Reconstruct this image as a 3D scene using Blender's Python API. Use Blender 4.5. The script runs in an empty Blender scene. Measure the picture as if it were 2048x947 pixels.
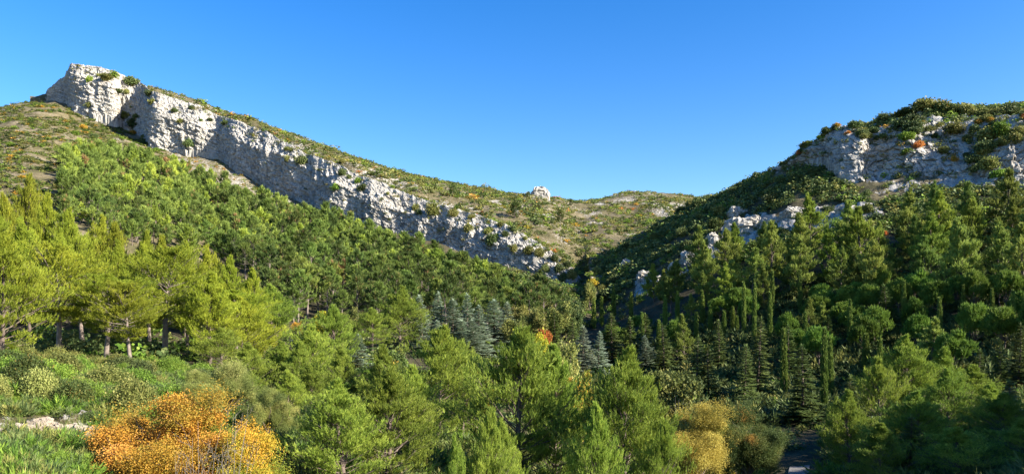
import bpy, math, random
import numpy as np

random.seed(5)
R = np.random.default_rng(11)
SC = bpy.context.scene
COL = SC.collection

# ------------------------------------------------------------------ camera, sky, sun, exposure
F, CX, Y0 = 1500.0, 1024.0, 640.0          # focal length, centre column and horizon row of the 2048 x 947 photograph
cam_d = bpy.data.cameras.new('camera')
cam_d.sensor_width = 36.0
cam_d.lens = 36.0 * F / 2048.0
cam_d.shift_y = (Y0 - 473.5) / 2048.0
cam_d.clip_start = 0.5
cam_d.clip_end = 20000
cam = bpy.data.objects.new('camera', cam_d)
COL.objects.link(cam)
cam.rotation_euler = (math.radians(90), 0, 0)
SC.camera = cam

SUN_EL = math.radians(26.0)
SUN_AZ = math.radians(112.0)               # clockwise from straight ahead: to the right, a little behind the camera
SUN = np.array([math.sin(SUN_AZ) * math.cos(SUN_EL), math.cos(SUN_AZ) * math.cos(SUN_EL), math.sin(SUN_EL)])
world = bpy.data.worlds.new('World')
SC.world = world
world.use_nodes = True
wn = world.node_tree
wn.nodes.clear()
w_out = wn.nodes.new('ShaderNodeOutputWorld')
w_bg = wn.nodes.new('ShaderNodeBackground')
w_sky = wn.nodes.new('ShaderNodeTexSky')
w_sky.sky_type = 'NISHITA'
w_sky.sun_disc = False
w_sky.sun_elevation = SUN_EL
w_sky.sun_rotation = SUN_AZ
w_sky.altitude = 300
w_sky.air_density = 1.0
w_sky.dust_density = 0.7
w_sky.ozone_density = 2.0
w_hs = wn.nodes.new('ShaderNodeHueSaturation')
w_hs.inputs['Saturation'].default_value = 1.45
w_hs.inputs['Hue'].default_value = 0.512
w_hs.inputs['Value'].default_value = 1.2
w_bg.inputs['Strength'].default_value = 0.072
wn.links.new(w_sky.outputs[0], w_hs.inputs['Color'])
wn.links.new(w_hs.outputs[0], w_bg.inputs['Color'])
wn.links.new(w_bg.outputs[0], w_out.inputs['Surface'])

sun_d = bpy.data.lights.new('sun', 'SUN')
sun_d.energy = 5.0
sun_d.angle = math.radians(0.53)
sun_d.color = (1.0, 0.93, 0.82)
sun_o = bpy.data.objects.new('sun', sun_d)
COL.objects.link(sun_o)
from mathutils import Vector
sun_o.rotation_euler = Vector(SUN).to_track_quat('Z', 'Y').to_euler()
sun_o.location = (200, -50, 200)

SC.view_settings.view_transform = 'Standard'
SC.view_settings.look = 'None'
SC.view_settings.gamma = 1.0
SC.view_settings.use_curve_mapping = False
SC.view_settings.exposure = 1.65
SC.render.engine = 'CYCLES'
SC.cycles.max_bounces = 6
SC.cycles.diffuse_bounces = 2
SC.cycles.transmission_bounces = 2
SC.cycles.glossy_bounces = 2

# ------------------------------------------------------------------ noise
def _hash(ix, iy, iz, seed):
    h = (ix.astype(np.int64) * 73856093) ^ (iy.astype(np.int64) * 19349663) ^ (iz.astype(np.int64) * 83492791) ^ (seed * 2654435)
    h = (h ^ (h >> 13)) * 1274126177
    h = h & 0xFFFFFFFF
    h = (h ^ (h >> 16)) * 2246822519 & 0xFFFFFFFF
    h = h ^ (h >> 13)
    return (h & 0xFFFFFF) / float(0x1000000)

def vnoise(x, y, z=None, seed=0):
    x = np.asarray(x, float); y = np.asarray(y, float)
    z = np.zeros_like(x) if z is None else np.asarray(z, float)
    ix, iy, iz = np.floor(x), np.floor(y), np.floor(z)
    fx, fy, fz = x - ix, y - iy, z - iz
    ux, uy, uz = [t * t * t * (t * (t * 6 - 15) + 10) for t in (fx, fy, fz)]
    r = 0
    for a in (0, 1):
        for b in (0, 1):
            for c in (0, 1):
                w = (ux if a else 1 - ux) * (uy if b else 1 - uy) * (uz if c else 1 - uz)
                r = r + w * _hash(ix + a, iy + b, iz + c, seed)
    return r * 2 - 1

def fbm(x, y, z=None, seed=0, oct=4, gain=0.5):
    a, s, r = 1.0, 0.0, 0
    for k in range(oct):
        f = 2.03 ** k
        r = r + a * vnoise(np.asarray(x) * f + 17.3 * k, np.asarray(y) * f - 9.1 * k, None if z is None else np.asarray(z) * f, seed + k)
        s += a
        a *= gain
    return r / s

def worley2(x, y, seed=0):
    ix, iy = np.floor(x), np.floor(y)
    f1 = np.full(x.shape, 9.0); f2 = np.full(x.shape, 9.0); idv = np.zeros(x.shape)
    zz = np.zeros_like(ix)
    for a in (-1, 0, 1):
        for b in (-1, 0, 1):
            cx, cy = ix + a, iy + b
            px = cx + _hash(cx, cy, zz, seed); py = cy + _hash(cx, cy, zz + 7, seed)
            d = np.hypot(px - x, py - y)
            h = _hash(cx, cy, zz + 13, seed)
            closer = d < f1
            f2 = np.where(closer, f1, np.minimum(f2, d))
            idv = np.where(closer, h, idv)
            f1 = np.where(closer, d, f1)
    return f1, f2, idv

def sstep(a, b, x):
    t = np.clip((x - a) / (b - a), 0, 1)
    return t * t * (3 - 2 * t)

def in_poly(px, py, poly):
    px = np.asarray(px, float); py = np.asarray(py, float)
    r = np.zeros(px.shape, bool)
    n = len(poly)
    for i in range(n):
        x0, y0 = poly[i]; x1, y1 = poly[(i + 1) % n]
        c = ((y0 > py) != (y1 > py)) & (px < (x1 - x0) * (py - y0) / ((y1 - y0) or 1e-9) + x0)
        r ^= c
    return r

# ------------------------------------------------------------------ materials
def mat_new(name):
    m = bpy.data.materials.new(name)
    m.use_nodes = True
    nt = m.node_tree
    nt.nodes.clear()
    return m, nt, nt.nodes, nt.links

def N(nt, typ, **kw):
    n = nt.nodes.new(typ)
    for k, v in kw.items():
        if k in ('operation', 'blend_type', 'data_type', 'attribute_name', 'feature', 'distance', 'noise_dimensions', 'voronoi_dimensions'):
            setattr(n, k, v)
        else:
            n.inputs[k].default_value = v
    return n

def ramp(nt, stops, interp='LINEAR'):
    r = nt.nodes.new('ShaderNodeValToRGB')
    cr = r.color_ramp
    cr.interpolation = interp
    while len(cr.elements) < len(stops):
        cr.elements.new(0.5)
    for e, (p, c) in zip(cr.elements, stops):
        e.position = p
        e.color = (*c, 1) if len(c) == 3 else c
    return r

def mixc(nt, fac, a, b, blend='MIX'):
    n = nt.nodes.new('ShaderNodeMix')
    n.data_type = 'RGBA'
    n.blend_type = blend
    for s, v in (('Factor', fac), ('A', a), ('B', b)):
        i = [q for q in n.inputs if q.name == s and (q.type == 'RGBA' if s != 'Factor' else q.type == 'VALUE')][0]
        if hasattr(v, 'is_output'):
            nt.links.new(v, i)
        else:
            i.default_value = v if s == 'Factor' else (*v, 1)
    return [q for q in n.outputs if q.type == 'RGBA'][0]

LEAF_GAIN = 1.5
def leaf_mat(name, stops, vary=0.35, trans=0.3, rough=0.6, spec=0.15, hue=0.012):
    m, nt, ns, ln = mat_new(name)
    at = N(nt, 'ShaderNodeAttribute', attribute_name='tint')
    cr = ramp(nt, [(p, tuple(min(.6, q * LEAF_GAIN) for q in c)) for p, c in stops])
    ln.new(at.outputs['Fac'], cr.inputs[0])
    oi = ns.new('ShaderNodeObjectInfo')
    mr = N(nt, 'ShaderNodeMapRange')
    mr.inputs['To Min'].default_value = 1 - vary
    mr.inputs['To Max'].default_value = 1 + vary
    ln.new(oi.outputs['Random'], mr.inputs['Value'])
    mm = N(nt, 'ShaderNodeMath', operation='MULTIPLY_ADD')
    ln.new(oi.outputs['Random'], mm.inputs[0])
    mm.inputs[1].default_value = 7.31
    mm.inputs[2].default_value = 0.0
    fr = N(nt, 'ShaderNodeMath', operation='FRACT')
    ln.new(mm.outputs[0], fr.inputs[0])
    hm = N(nt, 'ShaderNodeMapRange')
    hm.inputs['To Min'].default_value = 0.5 - hue
    hm.inputs['To Max'].default_value = 0.5 + hue
    ln.new(fr.outputs[0], hm.inputs['Value'])
    hs = N(nt, 'ShaderNodeHueSaturation')
    ln.new(hm.outputs[0], hs.inputs['Hue'])
    ln.new(mr.outputs[0], hs.inputs['Value'])
    ln.new(cr.outputs[0], hs.inputs['Color'])
    p = N(nt, 'ShaderNodeBsdfPrincipled', Roughness=rough)
    p.inputs['Specular IOR Level'].default_value = spec
    t = ns.new('ShaderNodeBsdfTranslucent')
    ln.new(hs.outputs[0], p.inputs['Base Color'])
    ln.new(hs.outputs[0], t.inputs['Color'])
    mx = ns.new('ShaderNodeMixShader')
    mx.inputs[0].default_value = trans
    ln.new(p.outputs[0], mx.inputs[1])
    ln.new(t.outputs[0], mx.inputs[2])
    o = ns.new('ShaderNodeOutputMaterial')
    ln.new(mx.outputs[0], o.inputs[0])
    return m

def bark_mat(name, c0, c1, scale=6):
    m, nt, ns, ln = mat_new(name)
    tc = ns.new('ShaderNodeTexCoord')
    mp = N(nt, 'ShaderNodeMapping')
    mp.inputs['Scale'].default_value = (scale, scale, scale * 0.25)
    ln.new(tc.outputs['Object'], mp.inputs[0])
    nz = N(nt, 'ShaderNodeTexNoise', Scale=1.0, Detail=5.0)
    ln.new(mp.outputs[0], nz.inputs['Vector'])
    cr = ramp(nt, [(0.3, c0), (0.7, c1)])
    ln.new(nz.outputs[0], cr.inputs[0])
    b = N(nt, 'ShaderNodeBump', Strength=0.6, Distance=0.05)
    ln.new(nz.outputs[0], b.inputs['Height'])
    p = N(nt, 'ShaderNodeBsdfPrincipled', Roughness=0.9)
    ln.new(cr.outputs[0], p.inputs['Base Color'])
    ln.new(b.outputs[0], p.inputs['Normal'])
    o = ns.new('ShaderNodeOutputMaterial')
    ln.new(p.outputs[0], o.inputs[0])
    return m

def rock_colour(nt, tc_out):
    ln, ns = nt.links, nt.nodes
    n1 = N(nt, 'ShaderNodeTexNoise', Scale=0.35, Detail=8.0, Roughness=0.68)
    ln.new(tc_out, n1.inputs['Vector'])
    c1 = ramp(nt, [(0.32, (0.25, 0.237, 0.21)), (0.5, (0.41, 0.382, 0.33)), (0.68, (0.48, 0.447, 0.38))])
    ln.new(n1.outputs[0], c1.inputs[0])
    mp = N(nt, 'ShaderNodeMapping')
    mp.inputs['Scale'].default_value = (0.55, 0.55, 0.05)
    ln.new(tc_out, mp.inputs[0])
    n2 = N(nt, 'ShaderNodeTexNoise', Scale=1.0, Detail=6.0, Roughness=0.6)
    ln.new(mp.outputs[0], n2.inputs['Vector'])
    k2 = ramp(nt, [(0.52, (0, 0, 0)), (0.66, (1, 1, 1))])
    ln.new(n2.outputs[0], k2.inputs[0])
    f2 = N(nt, 'ShaderNodeMath', operation='MULTIPLY')
    ln.new(k2.outputs[0], f2.inputs[0]); f2.inputs[1].default_value = 0.65
    a = mixc(nt, f2.outputs[0], c1.outputs[0], (0.15, 0.15, 0.147))
    n3 = N(nt, 'ShaderNodeTexNoise', Scale=0.06, Detail=5.0, Roughness=0.6)
    ln.new(tc_out, n3.inputs['Vector'])
    k3 = ramp(nt, [(0.55, (0, 0, 0)), (0.72, (1, 1, 1))])
    ln.new(n3.outputs[0], k3.inputs[0])
    f3 = N(nt, 'ShaderNodeMath', operation='MULTIPLY')
    ln.new(k3.outputs[0], f3.inputs[0]); f3.inputs[1].default_value = 0.6
    b = mixc(nt, f3.outputs[0], a, (0.33, 0.25, 0.155))
    n4 = N(nt, 'ShaderNodeTexNoise', Scale=1.6, Detail=6.0, Roughness=0.75)
    ln.new(tc_out, n4.inputs['Vector'])
    k4 = ramp(nt, [(0.40, (0.70, 0.70, 0.70)), (0.56, (1.04, 1.04, 1.04))])
    ln.new(n4.outputs[0], k4.inputs[0])
    c = mixc(nt, 1.0, b, k4.outputs[0], 'MULTIPLY')
    return c, n4.outputs[0]

def rock_mat(name, warm=None):
    m, nt, ns, ln = mat_new(name)
    tc = ns.new('ShaderNodeTexCoord')
    c, h = rock_colour(nt, tc.outputs['Object'])
    if warm:
        c = mixc(nt, 0.75, c, warm)
    b = N(nt, 'ShaderNodeBump', Strength=0.9, Distance=0.35)
    ln.new(h, b.inputs['Height'])
    p = N(nt, 'ShaderNodeBsdfPrincipled', Roughness=0.92)
    p.inputs['Specular IOR Level'].default_value = 0.15
    ln.new(c, p.inputs['Base Color'])
    ln.new(b.outputs[0], p.inputs['Normal'])
    o = ns.new('ShaderNodeOutputMaterial')
    ln.new(p.outputs[0], o.inputs[0])
    return m

def ground_mat(name):
    """litter and soil, dry grass where 'dry' is 1, bare limestone where 'rock' is 1"""
    m, nt, ns, ln = mat_new(name)
    tc = ns.new('ShaderNodeTexCoord')
    O = tc.outputs['Object']
    n1 = N(nt, 'ShaderNodeTexNoise', Scale=0.5, Detail=8.0, Roughness=0.7)
    ln.new(O, n1.inputs['Vector'])
    lit = ramp(nt, [(0.3, (0.035, 0.03, 0.018)), (0.55, (0.075, 0.065, 0.035)), (0.75, (0.13, 0.11, 0.06))])
    ln.new(n1.outputs[0], lit.inputs[0])
    n2 = N(nt, 'ShaderNodeTexNoise', Scale=0.11, Detail=7.0, Roughness=0.72)
    ln.new(O, n2.inputs['Vector'])
    dry = ramp(nt, [(0.30, (0.06, 0.068, 0.024)), (0.44, (0.12, 0.105, 0.05)), (0.56, (0.19, 0.155, 0.09)), (0.72, (0.28, 0.24, 0.175))])
    ln.new(n2.outputs[0], dry.inputs[0])
    n3 = N(nt, 'ShaderNodeTexNoise', Scale=1.1, Detail=6.0, Roughness=0.75)
    ln.new(O, n3.inputs['Vector'])
    k3 = ramp(nt, [(0.38, (0.6, 0.6, 0.6)), (0.62, (1.15, 1.15, 1.15))])
    ln.new(n3.outputs[0], k3.inputs[0])
    dryc = mixc(nt, 1.0, dry.outputs[0], k3.outputs[0], 'MULTIPLY')
    ad = N(nt, 'ShaderNodeAttribute', attribute_name='dry')
    ar = N(nt, 'ShaderNodeAttribute', attribute_name='rock')
    a = mixc(nt, ad.outputs['Fac'], lit.outputs[0], dryc)
    rc, h = rock_colour(nt, O)
    add = N(nt, 'ShaderNodeMath', operation='ADD')
    ln.new(ar.outputs['Fac'], add.inputs[0])
    ms = N(nt, 'ShaderNodeMapRange')
    ms.inputs['From Min'].default_value = 0.3; ms.inputs['From Max'].default_value = 0.7
    ms.inputs['To Min'].default_value = -0.45; ms.inputs['To Max'].default_value = 0.45
    ln.new(n3.outputs[0], ms.inputs['Value'])
    ln.new(ms.outputs[0], add.inputs[1])
    kr = ramp(nt, [(0.45, (0, 0, 0)), (0.55, (1, 1, 1))])
    ln.new(add.outputs[0], kr.inputs[0])
    c = mixc(nt, kr.outputs[0], a, rc)
    b = N(nt, 'ShaderNodeBump', Strength=0.9, Distance=0.4)
    ln.new(n3.outputs[0], b.inputs['Height'])
    p = N(nt, 'ShaderNodeBsdfPrincipled', Roughness=0.95)
    p.inputs['Specular IOR Level'].default_value = 0.1
    ln.new(c, p.inputs['Base Color'])
    ln.new(b.outputs[0], p.inputs['Normal'])
    o = ns.new('ShaderNodeOutputMaterial')
    ln.new(p.outputs[0], o.inputs[0])
    return m

M = {}
M['rock'] = rock_mat('limestone')
M['ground'] = ground_mat('hillside_ground')
M['bark_pale'] = bark_mat('pine_bark_pale', (0.10, 0.078, 0.062), (0.25, 0.20, 0.165))
M['bark_dark'] = bark_mat('pine_bark_dark', (0.06, 0.045, 0.035), (0.17, 0.125, 0.095))
M['twig_grey'] = bark_mat('bare_twig', (0.10, 0.085, 0.07), (0.22, 0.19, 0.155))
M['needle_yellow'] = leaf_mat('needles_yellow_green', [(0, (0.085, 0.115, 0.012)), (0.5, (0.165, 0.195, 0.018)), (1, (0.24, 0.255, 0.026))], 0.2)
M['needle_green'] = leaf_mat('needles_mid_green', [(0, (0.044, 0.070, 0.014)), (0.5, (0.086, 0.124, 0.025)), (1, (0.14, 0.178, 0.036))], 0.3)
M['needle_fresh'] = leaf_mat('needles_fresh_green', [(0, (0.078, 0.114, 0.018)), (0.5, (0.150, 0.200, 0.028)), (1, (0.23, 0.27, 0.042))], 0.22)
M['needle_dark'] = leaf_mat('needles_dark_green', [(0, (0.032, 0.052, 0.014)), (0.55, (0.068, 0.098, 0.023)), (0.88, (0.11, 0.135, 0.03)), (1, (0.19, 0.11, 0.05))], 0.3)
M['needle_grey'] = leaf_mat('needles_grey_green', [(0, (0.068, 0.092, 0.020)), (0.5, (0.14, 0.175, 0.034)), (1, (0.215, 0.245, 0.048))], 0.25)
M['needle_blue'] = leaf_mat('needles_silver_blue', [(0, (0.11, 0.145, 0.092)), (0.5, (0.195, 0.24, 0.16)), (1, (0.31, 0.355, 0.25))], 0.3, 0.2)
M['needle_fir'] = leaf_mat('needles_fir', [(0, (0.035, 0.055, 0.016)), (0.5, (0.075, 0.105, 0.028)), (1, (0.13, 0.165, 0.042))], 0.25, 0.2)
M['needle_stone'] = leaf_mat('needles_umbrella_pine', [(0, (0.042, 0.075, 0.012)), (0.5, (0.085, 0.135, 0.02)), (1, (0.15, 0.205, 0.03))], 0.3)
M['scale_cypress'] = leaf_mat('cypress_scales', [(0, (0.045, 0.072, 0.014)), (0.5, (0.095, 0.135, 0.025)), (1, (0.15, 0.185, 0.036))], 0.25, 0.15)
M['leaf_orange'] = leaf_mat('leaves_orange', [(0, (0.09, 0.11, 0.015)), (0.3, (0.21, 0.155, 0.02)), (0.62, (0.33, 0.175, 0.02)), (1, (0.41, 0.23, 0.05))], 0.12, 0.25)
M['leaf_gold'] = leaf_mat('leaves_gold_green', [(0, (0.09, 0.12, 0.016)), (0.5, (0.20, 0.19, 0.02)), (1, (0.38, 0.23, 0.024))], 0.15, 0.25)
M['leaf_tan'] = leaf_mat('leaves_tan', [(0, (0.10, 0.11, 0.02)), (0.4, (0.31, 0.23, 0.045)), (1, (0.47, 0.33, 0.08))], 0.15, 0.35)
M['leaf_rust'] = leaf_mat('leaves_rust', [(0, (0.20, 0.09, 0.02)), (0.5, (0.38, 0.13, 0.03)), (1, (0.5, 0.20, 0.06))], 0.2, 0.35)
M['leaf_olive'] = leaf_mat('leaves_olive', [(0, (0.055, 0.07, 0.02)), (0.5, (0.115, 0.125, 0.03)), (1, (0.20, 0.18, 0.055))], 0.25, 0.3)
M['leaf_pale'] = leaf_mat('leaves_pale_green', [(0, (0.08, 0.10, 0.025)), (0.5, (0.16, 0.18, 0.045)), (1, (0.26, 0.255, 0.08))], 0.15, 0.3)
M['leaf_green'] = leaf_mat('leaves_bright_green', [(0, (0.045, 0.085, 0.012)), (0.5, (0.095, 0.15, 0.02)), (1, (0.16, 0.21, 0.03))], 0.25, 0.35)
M['leaf_yellow'] = leaf_mat('leaves_yellow_green', [(0, (0.12, 0.14, 0.015)), (0.5, (0.25, 0.25, 0.02)), (1, (0.38, 0.31, 0.03))], 0.2, 0.4)
M['leaf_dark'] = leaf_mat('leaves_evergreen', [(0, (0.026, 0.042, 0.014)), (0.5, (0.052, 0.075, 0.022)), (1, (0.095, 0.11, 0.035))], 0.35, 0.2)
M['leaf_bronze'] = leaf_mat('leaves_bronze', [(0, (0.025, 0.042, 0.012)), (0.6, (0.052, 0.072, 0.018)), (0.88, (0.085, 0.09, 0.022)), (1, (0.22, 0.14, 0.03))], 0.2, 0.3)
M['grass'] = leaf_mat('grass_blades', [(0, (0.04, 0.065, 0.012)), (0.5, (0.085, 0.115, 0.02)), (0.85, (0.13, 0.14, 0.03)), (1, (0.24, 0.19, 0.08))], 0.1, 0.3)

def plain_path():
    m, nt, ns, ln = mat_new('gravel_track')
    tc = ns.new('ShaderNodeTexCoord')
    n = N(nt, 'ShaderNodeTexNoise', Scale=3.0, Detail=8.0, Roughness=0.8)
    ln.new(tc.outputs['Object'], n.inputs['Vector'])
    c = ramp(nt, [(0.3, (0.11, 0.095, 0.08)), (0.7, (0.22, 0.20, 0.175))])
    ln.new(n.outputs[0], c.inputs[0])
    b = N(nt, 'ShaderNodeBump', Strength=0.5, Distance=0.06)
    ln.new(n.outputs[0], b.inputs['Height'])
    p = N(nt, 'ShaderNodeBsdfPrincipled', Roughness=0.95)
    ln.new(c.outputs[0], p.inputs['Base Color']); ln.new(b.outputs[0], p.inputs['Normal'])
    o = ns.new('ShaderNodeOutputMaterial')
    ln.new(p.outputs[0], o.inputs[0])
    return m
M['path'] = plain_path()
M['rock_cream'] = rock_mat('cream_stone', (0.36, 0.285, 0.20))

# ------------------------------------------------------------------ mesh helpers
def mesh_from(name, V, Fq, mats, mi=None, tint=None, attrs=None, smooth=False):
    """V (n,3); Fq (m,3) or (m,4) int"""
    V = np.ascontiguousarray(V, np.float32); Fq = np.ascontiguousarray(Fq, np.int32)
    me = bpy.data.meshes.new(name)
    k = Fq.shape[1]; m = len(Fq)
    me.vertices.add(len(V)); me.vertices.foreach_set('co', V.ravel())
    me.loops.add(m * k); me.loops.foreach_set('vertex_index', Fq.ravel())
    me.polygons.add(m)
    me.polygons.foreach_set('loop_start', np.arange(0, m * k, k, dtype=np.int32))
    for q in mats:
        me.materials.append(q)
    if mi is not None:
        me.polygons.foreach_set('material_index', np.ascontiguousarray(mi, np.int32))
    me.polygons.foreach_set('use_smooth', np.full(m, bool(smooth)))
    me.update(calc_edges=True)
    al = dict(attrs or {})
    if tint is not None:
        al['tint'] = tint
    for an, av in al.items():
        a = me.attributes.new(an, 'FLOAT', 'POINT')
        a.data.foreach_set('value', np.ascontiguousarray(av, np.float32))
    me.validate()
    return me

def link(name, me, parent=None, kind=None, label=None, cat=None, group=None):
    o = bpy.data.objects.new(name, me)
    COL.objects.link(o)
    if parent is not None:
        o.parent = parent
    for k, v in (('kind', kind), ('label', label), ('category', cat), ('group', group)):
        if v:
            o[k] = v
    return o

def grid_faces(nu, nv):
    i = np.arange(nu * nv).reshape(nu, nv)
    return np.stack([i[:-1, :-1], i[1:, :-1], i[1:, 1:], i[:-1, 1:]], -1).reshape(-1, 4)

class Tubes:
    def __init__(s):
        s.V, s.F, s.n = [], [], 0
    def add(s, pts, rad, k=6):
        pts = np.asarray(pts, float); n = len(pts)
        rad = np.broadcast_to(np.asarray(rad, float), (n,))
        t = np.gradient(pts, axis=0)
        t /= np.linalg.norm(t, axis=1)[:, None] + 1e-9
        ref = np.array([0, 0, 1.0]) if abs(t[:, 2]).mean() < 0.8 else np.array([1.0, 0, 0])
        a = np.cross(t, ref); a /= np.linalg.norm(a, axis=1)[:, None] + 1e-9
        b = np.cross(t, a)
        th = np.arange(k) * 2 * np.pi / k
        ring = pts[:, None] + rad[:, None, None] * (np.cos(th)[None, :, None] * a[:, None] + np.sin(th)[None, :, None] * b[:, None])
        s.V.append(ring.reshape(-1, 3))
        i = np.arange(n * k).reshape(n, k); j = np.roll(i, -1, 1)
        q = np.stack([i[:-1], j[:-1], j[1:], i[1:]], -1).reshape(-1, 4)
        s.F.append(q + s.n)
        s.n += n * k
    def mesh(s, name, m):
        return mesh_from(name, np.concatenate(s.V), np.concatenate(s.F), [m], smooth=True)

def norm(a):
    return a / (np.linalg.norm(a, axis=-1, keepdims=True) + 1e-9)

# tuft templates: each a list of triangles along +Z, unit length
def needle_template(K, l, w, spread, rng):
    V, T = [], []
    for k in range(K):
        a = rng.uniform(0.0, 0.85) if k else 0.9
        ph = rng.uniform(0, 2 * np.pi); el = rng.uniform(0.45, 1.0) * spread if k else 0.05
        d = np.array([math.sin(el) * math.cos(ph), math.sin(el) * math.sin(ph), math.cos(el)])
        sd = norm(np.cross(d, norm(rng.normal(size=3))))
        b = np.array([0, 0, a]); L = l * rng.uniform(0.75, 1.2)
        i = len(V)
        V += [b - sd * w, b + sd * w, b + d * L]
        T.append((i, i + 1, i + 2))
    return np.array(V), np.array(T)

def leaf_template(K, l, rng, flat=0.0):
    V, T = [], []
    for k in range(K):
        p = rng.normal(size=3); p = p / np.linalg.norm(p) * rng.uniform(0.15, 1) ** 0.5
        p[2] *= 1 - flat
        d = norm(p * 0.5 + rng.normal(size=3)); sd = norm(np.cross(d, norm(rng.normal(size=3))))
        L = l * rng.uniform(0.7, 1.3); W = L * 0.42
        i = len(V)
        V += [p, p + d * L * .5 + sd * W, p + d * L, p + d * L * .5 - sd * W]
        T += [(i, i + 1, i + 2), (i, i + 2, i + 3)]
    return np.array(V), np.array(T)

def frond_template(K, rng, width=0.5, w=0.05):
    """a flat spray along +Z, spread in X"""
    V, T = [], []
    for k in range(K):
        a = (k + rng.uniform(0, .8)) / K; s = 1 if k % 2 else -1
        L = width * (1.05 - a) * rng.uniform(.8, 1.2) + 0.08
        d = norm(np.array([s * 1.0, rng.uniform(-.25, .25), 0.75]))
        b = np.array([0, 0, a]); sd = np.array([0, rng.uniform(-.4, .4), 1.0]); sd = norm(sd)
        i = len(V)
        V += [b - sd * w, b + sd * w, b + d * L]
        T.append((i, i + 1, i + 2))
    return np.array(V), np.array(T)

TR = np.random.default_rng(3)
TEMPL = {
    'near': [needle_template(11, 0.56, 0.05, 0.62, TR) for _ in range(6)],
    'mid': [needle_template(8, 0.66, 0.10, 0.75, TR) for _ in range(6)],
    'far': [needle_template(9, 0.8, 0.09, 0.75, TR) for _ in range(6)],
    'cyp': [needle_template(6, 0.6, 0.09, 0.5, TR) for _ in range(5)],
    'leafnear': [leaf_template(20, 0.19, TR) for _ in range(6)],
    'leafmid': [leaf_template(9, 0.5, TR) for _ in range(6)],
    'leaffar': [leaf_template(8, 0.6, TR) for _ in range(6)],
    'frond': [frond_template(10, TR, 0.40, 0.08) for _ in range(5)],
    'grass': [needle_template(7, 0.9, 0.022, 0.75, TR) for _ in range(4)],
}

def foliage(pos, dirs, size, kind, rng, tint=None, roll=None):
    """tufts to one triangle soup"""
    pos = np.asarray(pos, float); n = len(pos)
    dirs = norm(np.asarray(dirs, float))
    size = np.broadcast_to(np.asarray(size, float), (n,))
    if tint is None:
        tint = np.clip(rng.normal(0.5, 0.24, n), 0, 1)
    if roll is None:
        x = norm(np.cross(dirs, norm(rng.normal(size=(n, 3)))))
    else:
        x = norm(np.cross(roll, dirs))
    y = np.cross(dirs, x)
    var = rng.integers(0, len(TEMPL[kind]), n)
    Vs, Ts, tn, off = [], [], [], 0
    for v, (tv, tt) in enumerate(TEMPL[kind]):
        ix = np.nonzero(var == v)[0]
        if not len(ix):
            continue
        B = np.stack([x[ix], y[ix], dirs[ix]], 1)                    # (m,3,3) rows
        P = np.einsum('kj,mjc->mkc', tv, B) * size[ix, None, None] + pos[ix, None]
        k = len(tv)
        Vs.append(P.reshape(-1, 3))
        Ts.append((tt[None] + (np.arange(len(ix)) * k)[:, None, None]).reshape(-1, 3) + off)
        tn.append(np.repeat(tint[ix], k))
        off += len(ix) * k
    return np.concatenate(Vs), np.concatenate(Ts), np.concatenate(tn)

# ------------------------------------------------------------------ plants: skeletons
def curve_pts(p0, d, L, up, n=6, wob=0.0, rng=None):
    s = np.linspace(0, 1, n)[:, None]
    p = p0 + d * L * s + np.array([0, 0, 1.0]) * (up * L) * s ** 2
    if wob:
        p[1:] += rng.normal(size=(n - 1, 3)) * wob * L * s[1:]
    return p

def lerp_path(P, t):
    f = np.clip(t, 0, 1) * (len(P) - 1)
    i = np.minimum(f.astype(int) if hasattr(f, 'astype') else int(f), len(P) - 2)
    u = f - i
    return P[i] * (1 - u) + P[i + 1] * u

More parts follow.
